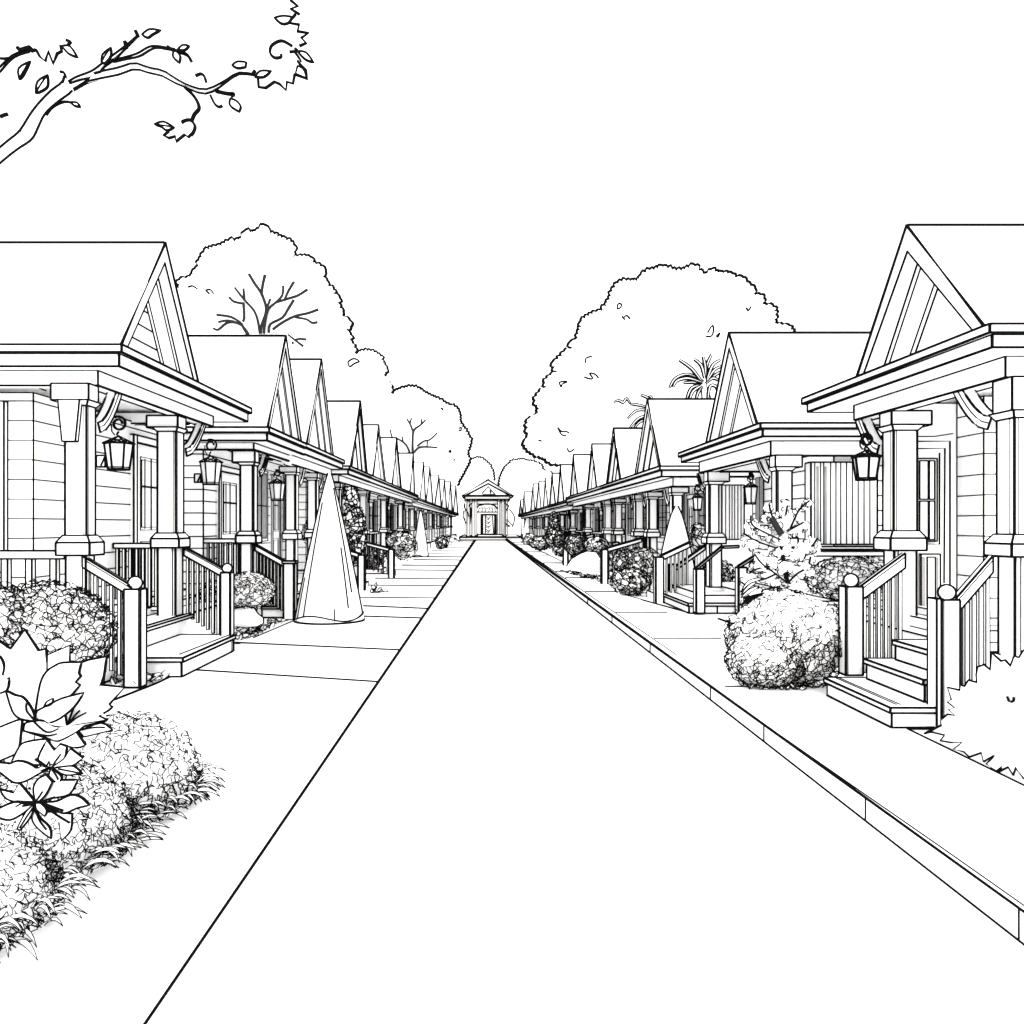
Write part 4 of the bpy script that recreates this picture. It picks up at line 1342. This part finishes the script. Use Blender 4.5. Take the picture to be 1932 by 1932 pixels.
petal(t, "leaf", [(300, 800), (320, 740), (380, 705), (530, 630), (722, 580), (640, 700), (520, 800), (410, 840)], Yq - .16, [[(380, 700), (400, 660), (455, 632), (440, 680), (395, 700)]], w=3.2)
petal(t, "leaf", [(52, 560), (130, 600), (200, 620), (265, 700), (302, 790), (290, 825), (180, 805), (110, 740)], Yq - .18, [[(290, 810), (230, 740), (225, 670)]], w=3.2)
petal(t, "leaf", [(290, 825), (360, 820), (430, 865), (560, 882), (680, 857), (920, 820), (740, 862), (660, 920), (500, 1000), (390, 965), (200, 905), (218, 842)], Yq - .20, [[(290, 830), (400, 920), (500, 890)], [(250, 920), (400, 950), (485, 935)]], w=3.2)
petal(t, "leaf", [(-60, 900), (150, 815), (192, 820), (165, 1070), (130, 1110), (-60, 1190)], Yq - .22, w=3.2)
petal(t, "leaf", [(170, 1040), (240, 1000), (400, 978), (440, 1000), (400, 1200), (90, 1200)], Yq - .23, w=3.0)
petal(t, "leaf", [(500, 1000), (660, 920), (738, 1030), (660, 1052), (520, 1020), (470, 1075), (405, 985)], Yq - .25, w=3.2)
fl = P(); fl.ink(at(cA, [(450, 1225), (470, 1180), (520, 1110)], 3.25), 2.6); fl.ink(at(cA, [(400, 1210), (420, 1170), (430, 1210), (445, 1195)], 3.25), 2.4); fl.ink(at(cA, [(300, 1150), (350, 1180), (400, 1220)], 3.25), 3.2)
bl = fl.build("bloom", INK, t)
Y2 = Yq - .30
petal(bl, "petal", SM, [(330, 1140), (405, 985), (470, 1075), (520, 1020), (575, 1040), (560, 1140), (500, 1215), (440, 1225), (370, 1200)], Y2, w=3.2)
petal(bl, "petal", SM, [(440, 1225), (550, 1150), (610, 1060), (715, 1140), (620, 1210), (500, 1228)], Y2 - .01, w=3.0)
petal(bl, "petal", SM, [(460, 1228), (560, 1215), (640, 1215), (710, 1275), (560, 1285)], Y2 - .02, [[(500, 1235), (600, 1255), (700, 1275)]], w=2.8)
petal(bl, "petal", SM, [(440, 1222), (380, 1240), (340, 1240), (240, 1182), (150, 1165), (80, 1190), (0, 1180), (-60, 1230), (10, 1270), (120, 1350), (220, 1340), (340, 1275)], Y2 - .02, w=3.2)
petal(bl, "petal", SM, [(440, 1228), (500, 1270), (530, 1310), (520, 1345), (480, 1348), (420, 1290)], Y2 - .04, [[(445, 1240), (480, 1290), (500, 1330)]], w=3.0)
fl = P()
for st in ([(305, 1515), (340, 1470), (365, 1430)], [(360, 1515), (410, 1495), (470, 1478)], [(290, 1535), (230, 1550), (190, 1555)], [(380, 1535), (450, 1560), (545, 1595)], [(390, 1560), (500, 1640), (600, 1700)], [(250, 1540), (190, 1530), (135, 1560)]):
    fl.ink(at(cA, st, 3.16), 2.8)
b2 = fl.build("bloom", INK, t)
Y2 = 3.28
petal(b2, "petal", SM, [(305, 1515), (170, 1355), (120, 1440), (0, 1410), (60, 1490), (180, 1522)], Y2, w=3.2)
petal(b2, "petal", SM, [(350, 1515), (460, 1485), (600, 1450), (668, 1330), (560, 1330), (450, 1345)], Y2, w=3.0)
petal(b2, "petal", SM, [(305, 1512), (290, 1400), (330, 1320), (400, 1285), (452, 1345), (400, 1450), (340, 1512)], Y2 - .02, w=3.2)
petal(b2, "petal", SM, [(345, 1525), (480, 1515), (610, 1458), (700, 1480), (768, 1545), (660, 1572), (550, 1615), (430, 1560)], Y2 - .02, w=3.4)
petal(b2, "petal", SM, [(300, 1522), (200, 1522), (120, 1520), (0, 1570), (-40, 1620), (0, 1655), (90, 1672), (180, 1630), (260, 1570)], Y2 - .02, w=3.4)
petal(b2, "petal", SM, [(400, 1590), (500, 1660), (520, 1740), (530, 1850), (610, 1760), (620, 1620), (540, 1610)], Y2, w=2.8)
petal(b2, "petal", SM, [(300, 1560), (275, 1640), (300, 1710), (370, 1780), (440, 1830), (430, 1740), (340, 1650)], Y2 - .01, [[(300, 1580), (340, 1680), (400, 1760)]], w=3.0)
petal(b2, "petal", SM, [(295, 1535), (240, 1590), (190, 1670), (150, 1750), (172, 1762), (240, 1680), (285, 1600)], Y2 - .03, [[(280, 1570), (220, 1660), (170, 1740)]], w=3.2)
petal(b2, "petal", SM, [(310, 1528), (320, 1580), (390, 1638), (402, 1590), (350, 1530)], Y2 - .04, w=3.0)
p = P(); p.limb([(-2.05, 3.45, 0), (-2.0, 3.42, .4), (-2.05, 3.64, .8)], [.012, .012, .01], 1.5)
p.build("stem", LEAF, t)

# ================================================================== TREES
def scallop(pts, bump, amp, seed):
    rs = random.Random(seed)
    out = []
    for a, b in zip(pts[:-1], pts[1:]):
        a = np.array(a, float); b = np.array(b, float)
        L = np.linalg.norm(b - a); n = max(1, int(round(L / bump)))
        d = (b - a) / max(L, 1e-6); nn = np.array([d[1], -d[0]])
        for k in range(n):
            t0, t1 = k / n, (k + 1) / n
            am = amp * rs.uniform(.6, 1.3) * min(1, L / n / bump + .55)
            for q in (0, .25, .5, .8):
                tt = t0 + (t1 - t0) * q
                out.append(a + (b - a) * tt + nn * am * math.sin(math.pi * q) + np.array([rs.uniform(-.5, .5), rs.uniform(-.5, .5)]))
    out.append(np.array(pts[-1], float))
    return out
def tree(label, c, pts, close, Y, T, trunk_u, strokes=(), w=2.6, bump=9, amp=5.2, seed=1, limbs=(), limbw=4.0, ctr=None, flip=False):
    px = [c(q) for q in pts]
    if flip: px = px
    sc_ = scallop(px, bump, amp, seed)
    L = [np.array(W(q[0], q[1], Y)) for q in sc_]
    B = L + [np.array(W(*c(q), Y)) for q in close]
    x = (trunk_u - VX) * Y / F
    t = thing("tree", label, "tree", (x, Y, 0), "round crowned trees behind the cottages")
    p = P()
    cc = np.array(B).mean(0) if ctr is None else np.array(W(*c(ctr), Y))
    p.puff(B, (0, 1, 0), T, c=cc)
    p.ink(L, w * 1.7)
    for st in strokes: p.ink(smooth(at(c, st, Y - T * 1.05)), w * .95)
    cr = p.build("crown", LEAF, t)
    p = P()
    zc = min(cc[2], 6.0 * Y / 40)
    p.limb([(x, Y, 0), (x + .1, Y, zc * .5), (x, Y, zc)], [.45, .35, .3], w)
    tr = p.build("trunk", WOOD, t)
    if limbs:
        p = P()
        for i, lb in enumerate(limbs):
            q = smooth(at(c, lb[0], Y - T * 1.02 - .05 * (i % 3)), 3)
            n = len(q); w0, w1 = lb[1]
            p.ink(q, [1.15 * (min(w0, 2.8) + (w1 - min(w0, 2.8)) * j / (n - 1)) for j in range(n)], sides=6, mi=4)
        p.build("bare_branches", BARK, t)
    return t
TA = [(20, 470), (60, 460), (60, 405), (95, 398), (115, 405), (125, 385), (155, 378), (155, 335), (190, 325), (182, 280), (205, 270), (212, 228), (245, 220), (285, 195), (325, 195), (365, 160), (400, 165), (440, 165), (455, 140), (470, 100), (522, 118), (560, 85), (595, 65), (600, 100), (650, 120), (690, 150), (730, 155), (770, 185), (775, 225), (740, 262), (775, 270), (830, 262), (875, 262), (890, 300), (940, 318), (970, 350), (945, 385), (980, 410), (970, 440), (1020, 465), (1020, 510), (1060, 520), (1045, 565), (1080, 600), (1055, 635), (1120, 660), (1130, 695), (1065, 735), (1130, 750), (1120, 800), (1155, 830), (1155, 862)]
lm = [([(565, 740), (570, 690), (600, 590), (570, 490), (530, 430), (492, 368)], (4, 3.4)), ([(585, 740), (590, 680), (612, 590), (660, 545), (700, 500), (705, 440)], (4, 2.6)), ([(572, 495), (575, 450), (592, 372)], (2.6, 3.4)), ([(660, 545), (740, 520), (800, 500), (858, 463)], (2.6, 3)), ([(715, 525), (740, 470), (773, 415)], (2.6, 3)),
      ([(560, 740), (545, 650), (520, 590), (465, 530), (403, 452)], (3.4, 2.6)), ([(463, 530), (458, 458)], (2.8, 2.6)), ([(458, 552), (400, 540), (368, 512)], (2.6, 3)), ([(458, 545), (462, 640), (452, 665)], (3, 2.6)), ([(490, 742), (450, 690), (400, 668), (350, 675), (300, 715), (270, 706)], (3.6, 2.8)), ([(440, 670), (380, 635), (290, 622)], (2.6, 3)), ([(400, 664), (350, 658), (300, 668)], (2.4, 2.6)), ([(480, 742), (455, 700), (445, 672)], (3, 2.4)),
      ([(615, 735), (625, 680), (700, 640), (740, 580), (772, 528)], (3.6, 3)), ([(640, 715), (700, 670), (780, 630), (860, 612), (925, 588)], (2.8, 3)), ([(780, 638), (850, 650), (885, 672), (920, 668)], (2.4, 3)), ([(605, 575), (615, 550), (626, 522)], (2.4, 2.6)),
      ([(735, 745), (780, 780), (830, 818)], (2.2, 3)), ([(775, 778), (810, 772), (848, 776)], (2.2, 3)), ([(762, 790), (768, 802)], (2.2, 3))]
tree("huge round tree left with a fan of bare branches above the second cottage's ridge", cC, TA, [(1155, 1300), (20, 1300)], 40, 2.6, 505, [[(112, 450), (140, 442), (172, 462)], [(222, 470), (250, 465), (272, 490)], [(222, 470), (245, 493), (235, 478)], [(1108, 915), (1145, 895), (1180, 912), (1150, 925), (1120, 945), (1108, 915)]], limbs=lm, ctr=(600, 700))
tree("smaller round crown just right of the huge left tree", cC, [(1120, 875), (1155, 860), (1210, 852), (1250, 850), (1310, 880), (1320, 925), (1350, 960), (1330, 1000), (1315, 1030), (1370, 1060), (1380, 1110)], [(1380, 1330), (1100, 1330)], 48, 1.6, 700, bump=7, amp=4.2, seed=3, w=3.0)
lmB = [([(1512, 1490), (1512, 1400), (1520, 1340), (1560, 1310), (1595, 1275)], (3, 2)), ([(1518, 1360), (1500, 1310), (1475, 1268)], (2.6, 2)), ([(1565, 1310), (1568, 1272)], (2, 2)), ([(1495, 1300), (1505, 1265)], (2, 2)), ([(1520, 1480), (1550, 1450), (1600, 1445), (1668, 1450)], (2.6, 2)), ([(1540, 1440), (1580, 1410), (1620, 1400), (1665, 1358)], (2.2, 2)), ([(1602, 1440), (1605, 1408)], (1.6, 1.6)), ([(1495, 1485), (1470, 1430), (1420, 1395), (1385, 1385), (1372, 1335)], (2.6, 1.8)), ([(1452, 1410), (1445, 1378)], (1.8, 1.8))]
tree("mid-distance round tree left with thin bare branches over the sixth cottage", cC, [(1200, 1240), (1225, 1240), (1225, 1205), (1265, 1190), (1255, 1150), (1280, 1120), (1330, 1110), (1370, 1100), (1420, 1095), (1460, 1080), (1500, 1070), (1560, 1085), (1590, 1110), (1640, 1140), (1680, 1150), (1700, 1170), (1740, 1190), (1775, 1195), (1805, 1240), (1800, 1290), (1845, 1350), (1875, 1410), (1845, 1480), (1865, 1530), (1840, 1580), (1810, 1630), (1790, 1680)], [(1800, 1850), (1200, 1850)], 110, 5, 780,
     [[(1685, 1205), (1700, 1208), (1695, 1218)], [(1800, 1330), (1815, 1325), (1812, 1345), (1798, 1338)], [(1735, 1472), (1750, 1468), (1748, 1480), (1735, 1472)], [(1765, 1530), (1778, 1522)]], w=2.6, bump=6, amp=3.6, seed=4, limbs=lmB, ctr=(1530, 1450))
tree("little round tree left of the temple roof", ident, [(864, 917), (868, 900), (876, 882), (886, 870), (898, 865), (912, 868), (922, 877), (929, 890), (931, 906)], [(931, 960), (864, 960)], 118, 2.5, 897, w=2.4, bump=5, amp=3.4, seed=5)
TD = [(1735, 515), (1710, 475), (1640, 475), (1605, 445), (1625, 400), (1610, 355), (1540, 350), (1550, 300), (1530, 280), (1480, 285), (1495, 240), (1440, 200), (1420, 170), (1385, 185), (1355, 150), (1325, 155), (1300, 140), (1260, 150), (1225, 120), (1190, 158), (1165, 150), (1120, 95), (1085, 112), (1040, 130), (1000, 128), (950, 115), (920, 98), (890, 122), (840, 125), (785, 150), (780, 185), (735, 200), (690, 190), (640, 205), (605, 255), (585, 330), (540, 370), (545, 410), (500, 385), (455, 415), (410, 440), (415, 480), (390, 520), (380, 575), (340, 575), (360, 630), (300, 635), (270, 690), (230, 700), (265, 780), (215, 785), (180, 830), (195, 875), (145, 890), (120, 940), (150, 990), (130, 1050), (80, 1055), (75, 1110), (80, 1180), (50, 1200), (70, 1240), (110, 1270), (170, 1280), (210, 1325), (280, 1332)]
TD = [(a, b) for a, b in TD]
tree("huge round tree on the right, blank crown scalloped all around above the right row", cD, TD[::-1], [(1735, 1345), (700, 1345)], 60, 4, 1300,
     [[(637, 345), (650, 333), (665, 342), (655, 360), (640, 366), (637, 345)], [(665, 412), (685, 435)], [(675, 425), (695, 408), (718, 430)], [(1190, 540), (1225, 535), (1237, 500), (1230, 470), (1200, 515)], [(1255, 535), (1275, 518), (1265, 542), (1255, 535)], [(1440, 358), (1455, 378), (1470, 352)], [(440, 705), (442, 675), (480, 662)], [(430, 790), (460, 802), (485, 800), (465, 768), (500, 775), (522, 800)], [(275, 825), (300, 818), (325, 822), (295, 835), (288, 855), (275, 825)], [(265, 1105), (290, 1130), (320, 1132), (338, 1140)], [(265, 1105), (290, 1150), (320, 1155)], [(145, 1185), (168, 1192)], [(325, 1235), (340, 1258), (370, 1240)]], w=2.6, ctr=(900, 800), seed=8)
tree("small round tree right behind the temple roof", ident, [(943, 915), (947, 895), (955, 880), (967, 871), (985, 868), (1003, 872), (1018, 877), (1024, 888), (1034, 896), (1042, 892)], [(1042, 960), (943, 960)], 120, 2.5, 990, w=2.4, bump=5, amp=3.4, seed=6)

def palm(label, Y, cu, cv, fr, w=2.4, wide=3.5):
    x = (cu - VX) * Y / F
    t = thing("palm_tree", label, "palm tree", (x + .6, Y, 0), "palms behind the right cottages")
    p = P()
    for i, f_ in enumerate(fr):
        q = smooth(at(cD, f_, Y + .25 * math.sin(i * 1.7)), 4)
        n = len(q)
        # each frond is a narrow white blade inked on both edges
        A, B = [], []
        for j, a in enumerate(q):
            d = q[min(n - 1, j + 1)] - q[max(0, j - 1)]; d[1] = 0; d /= max(1e-9, np.linalg.norm(d))
            nn = np.array([-d[2], 0, d[0]]); hw = wide * Y / F * (math.sin(math.pi * min(1, (j + .5) / n)) ** .7)
            A.append(a + nn * hw * .5); B.append(a - nn * hw * .5)
        C = [(A[j] + B[j]) / 2 + np.array([0, -.12, 0]) for j in range(n)]
        p.add(A + B + C, [(j, j + 1, 2 * n + j + 1, 2 * n + j) for j in range(n - 1)] + [(2 * n + j, 2 * n + j + 1, n + j + 1, n + j) for j in range(n - 1)])
        p.ink(A, w * 1.35); p.ink(B, w * 1.35)
    p.build("crown", LEAF, t)
    p = P(); z = Zp(Y, cv)
    p.limb([(x + .6, Y + .1, 0), (x + .5, Y + .1, z * .5), (x + .05, Y + .1, z)], [.2, .16, .12], w)
    p.build("trunk", WOOD, t)
palm("palm with full arching fronds above the third right cottage's ridge", 37, 1326, 722,
     [[(1170, 830), (1100, 740), (1022, 685)], [(1175, 820), (1080, 775), (1000, 800), (962, 860)], [(1160, 825), (1080, 800), (1010, 815), (985, 855)], [(1180, 800), (1160, 720), (1115, 680)], [(1185, 800), (1185, 730), (1172, 665)], [(1190, 800), (1195, 720), (1225, 650)], [(1195, 810), (1230, 720), (1280, 685)], [(1195, 815), (1240, 750), (1285, 725)], [(1195, 820), (1240, 785), (1285, 755)], [(1165, 840), (1100, 860), (1070, 925)], [(1160, 845), (1110, 880), (1090, 925)], [(1165, 850), (1140, 890), (1130, 925)], [(1170, 850), (1200, 900), (1215, 930)], [(1190, 830), (1230, 800), (1265, 810)], [(1200, 930), (1215, 850), (1250, 850), (1265, 885)], [(1165, 828), (1100, 825), (1050, 828)]])
palm("smaller palm, drooping fronds at the peak of the third right cottage", 49, 1226, 775,
     [[(830, 980), (760, 965), (720, 960)], [(720, 960), (695, 925), (675, 950), (645, 938), (615, 948)], [(830, 1000), (760, 1000), (702, 1050)], [(830, 1030), (770, 1050), (718, 1105)], [(830, 1050), (780, 1070), (745, 1105)], [(840, 930), (815, 915), (783, 903)], [(855, 925), (835, 905)]], 2.2, 3)

# ================================================================== OVERHANGING BRANCH
YB = 5.0
t = thing("overhanging_tree", "leafy tree limb with curling twigs reaching in at the top left, trunk out of frame", "tree", (-4.6, 5.3, 0))
p = P()
p.limb([(-4.6, 5.3, 0), (-4.5, 5.25, 1.5), (-4.3, 5.15, 2.9), (-3.65, 5.05, 3.55), (-3.2, 5.0, 3.72)], [.22, .19, .16, .12, .10], 3)
trk = p.build("trunk", WOOD, t)
def edge_limb(par, top, bot, Y, name="branch", w=3.4, caps=True):
    """limb given by its upper and lower edge, rounded body between them"""
    A = [np.array(a) for a in smooth(at(cT, top, Y), 3)]; B = [np.array(a) for a in smooth(at(cT, bot, Y), 3)]
    n = 24
    def res(L):
        d = [0]
        for a, b in zip(L[:-1], L[1:]): d.append(d[-1] + np.linalg.norm(b - a))
        out = []
        for s_ in np.linspace(0, d[-1], n):
            j = max(0, min(len(L) - 2, int(np.searchsorted(d, s_)) - 1)); k = (s_ - d[j]) / max(1e-9, d[j + 1] - d[j]); out.append(L[j] + (L[j + 1] - L[j]) * k)
        return out
    A, B = res(A), res(B)
    p = P(); rings = []
    m = 8
    for a, b in zip(A, B):
        c_ = (a + b) / 2; r = np.linalg.norm(a - b) / 2; d = (a - b) / max(1e-6, 2 * r)
        for k in range(m):
            an = 2 * math.pi * k / m
            rings.append(c_ + d * r * math.cos(an) + np.array([0, 1, 0]) * r * .35 * math.sin(an))
    fs = [(i * m + k, i * m + (k + 1) % m, (i + 1) * m + (k + 1) % m, (i + 1) * m + k) for i in range(n - 1) for k in range(m)]
    p.add(rings, fs + [tuple(range(m))[::-1], tuple((n - 1) * m + k for k in range(m))])
    off = np.array([0, -.016, 0])
    p.ink([a + off for a in A], w * .72); p.ink([b + off for b in B], w * .72)
    if caps: p.ink([A[-1] + off, B[-1] + off], w * .7)
    return p.build(name, WOOD, par)
edge_limb(t, [(-60, 900), (0, 850), (60, 800), (120, 750), (180, 655), (235, 585), (300, 520), (360, 475), (372, 440)], [(-60, 985), (0, 940), (60, 890), (120, 845), (190, 798), (225, 730), (262, 655), (330, 590), (400, 540), (420, 520)], YB, caps=False)
edge_limb(t, [(385, 478), (440, 445), (530, 410), (590, 365), (650, 320), (730, 260), (790, 208)], [(390, 485), (470, 460), (550, 440), (600, 388), (660, 345), (720, 285), (792, 212)], YB + .02)
edge_limb(t, [(640, 352), (720, 332), (790, 310), (850, 275), (900, 270), (960, 280), (1000, 286)], [(650, 362), (720, 345), (800, 328), (860, 292), (900, 280), (960, 290), (1000, 292)], YB + .03)
edge_limb(t, [(540, 425), (600, 408), (680, 392), (770, 365), (850, 392), (930, 408), (990, 445), (1060, 485), (1150, 515), (1210, 505), (1290, 462), (1360, 420), (1450, 430)], [(500, 470), (600, 448), (690, 430), (770, 400), (850, 422), (930, 440), (990, 475), (1050, 500), (1150, 540), (1220, 525), (1290, 475), (1360, 430), (1450, 436)], YB)
edge_limb(t, [(360, 520), (420, 515), (500, 468), (560, 455)], [(380, 535), (420, 525), (500, 480), (560, 462)], YB + .04, caps=False)
edge_limb(t, [(-30, 405), (0, 395), (80, 322), (170, 290)], [(-30, 440), (0, 425), (85, 335), (175, 303)], YB + .02)
p = P()
def tw_(pts, w=3.2, Y=YB):
    p = P(); p.ink(smooth(at(cT, pts, Y), 4), w); p.build("twig", INK, t)
tw_([(120, 750), (150, 745), (190, 690), (240, 615), (310, 550), (360, 522)], 3)
tw_([(340, 408), (362, 412), (372, 440), (360, 475)]); tw_([(770, 175), (785, 208)], 5); tw_([(710, 235), (718, 275)], 5)
tw_([(0, 332), (40, 332), (90, 318)], 3); tw_([(100, 268), (115, 285), (172, 270), (172, 292)], 5)
tw_([(1050, 495), (1105, 550), (1132, 612), (1105, 650), (1090, 685)], 4.5); tw_([(1225, 518), (1290, 532), (1330, 535), (1310, 545)], 4.5)
tw_([(1195, 540), (1220, 590), (1245, 608), (1265, 600)], 3.4); tw_([(1110, 432), (1140, 420), (1160, 432), (1172, 468)], 3.6)
tw_([(1430, 430), (1450, 400)], 4); tw_([(1660, 262), (1600, 232), (1545, 258), (1535, 300), (1560, 328), (1595, 325), (1598, 308)], 3.6)
tw_([(950, 265), (985, 285), (1060, 310), (1088, 350)], 4.5); tw_([(262, 655), (300, 608), (370, 578), (440, 595), (455, 605)], 3.2)
tw_([(1040, 700), (1040, 690), (1080, 682), (1108, 715), (1100, 750), (1085, 770)], 4); tw_([(1645, 295), (1690, 290), (1675, 275)], 3.4)
tw_([(1678, 300), (1700, 330), (1710, 350)], 3.4); tw_([(0, 665), (20, 655), (45, 648)], 4); tw_([(375, 228), (402, 238), (385, 255)], 3.4)
jag = [[(205, 282), (225, 320), (258, 348), (275, 292), (302, 362), (325, 305), (350, 292), (345, 258)], [(1465, 430), (1470, 495), (1510, 500), (1560, 465), (1590, 478), (1625, 512), (1630, 465), (1665, 475), (1675, 420)], [(1650, 0), (1692, 35), (1652, 50), (1702, 82)], [(1680, 80), (1640, 130), (1700, 140), (1690, 178), (1752, 188), (1712, 215), (1740, 245), (1700, 262)],
       [(960, 745), (930, 770), (960, 785), (995, 775), (1000, 805), (1050, 765), (1070, 780), (1100, 750)], [(1690, 345), (1700, 360), (1740, 400), (1748, 448), (1675, 422)], [(175, 292), (205, 282)]]
for j in jag:
    p = P(); p.ink(at(cT, j, YB), 3.6); p.build("leafy_spray", INK, t)
lv = [[(578, 355), (585, 310), (632, 272), (630, 320), (600, 358)], [(808, 198), (850, 168), (912, 174), (870, 195), (840, 215)], [(1008, 285), (1040, 258), (1075, 262), (1050, 285)], [(988, 292), (985, 325), (1020, 358), (1025, 320), (1005, 295)], [(1320, 372), (1350, 352), (1400, 355), (1395, 382), (1350, 388)], [(1450, 438), (1480, 405), (1540, 405), (1500, 438)],
      [(1310, 560), (1345, 575), (1368, 605), (1360, 635), (1320, 612), (1305, 590)], [(878, 708), (930, 692), (990, 725), (950, 742), (915, 720)], [(1560, 102), (1610, 92), (1660, 98), (1640, 130), (1600, 135)], [(1690, 292), (1740, 300), (1782, 355), (1735, 338)], [(1692, 375), (1725, 395), (1745, 448), (1680, 420)],
      [(112, 452), (108, 390), (172, 350), (135, 425)], [(205, 530), (215, 465), (272, 428), (272, 490), (235, 520)], [(352, 262), (400, 265), (442, 328), (390, 305)], [(400, 582), (440, 585), (455, 608), (425, 602)]]
for i, L_ in enumerate(lv):
    q = [np.array(a) for a in at(cT, L_, YB - .02 - .01 * (i % 3))]
    p = P(); q2 = smooth_c(q, 3); p.puff(q2, (0, 1, 0), .006); p.ink(q2, 3.2, closed=True)
    if i in (0, 11, 12, 7): p.ink([q[0] + np.array([0, -.008, 0]), (q[2] + np.array([0, -.008, 0]))], 2)
    p.build("leaf", LEAF, t)
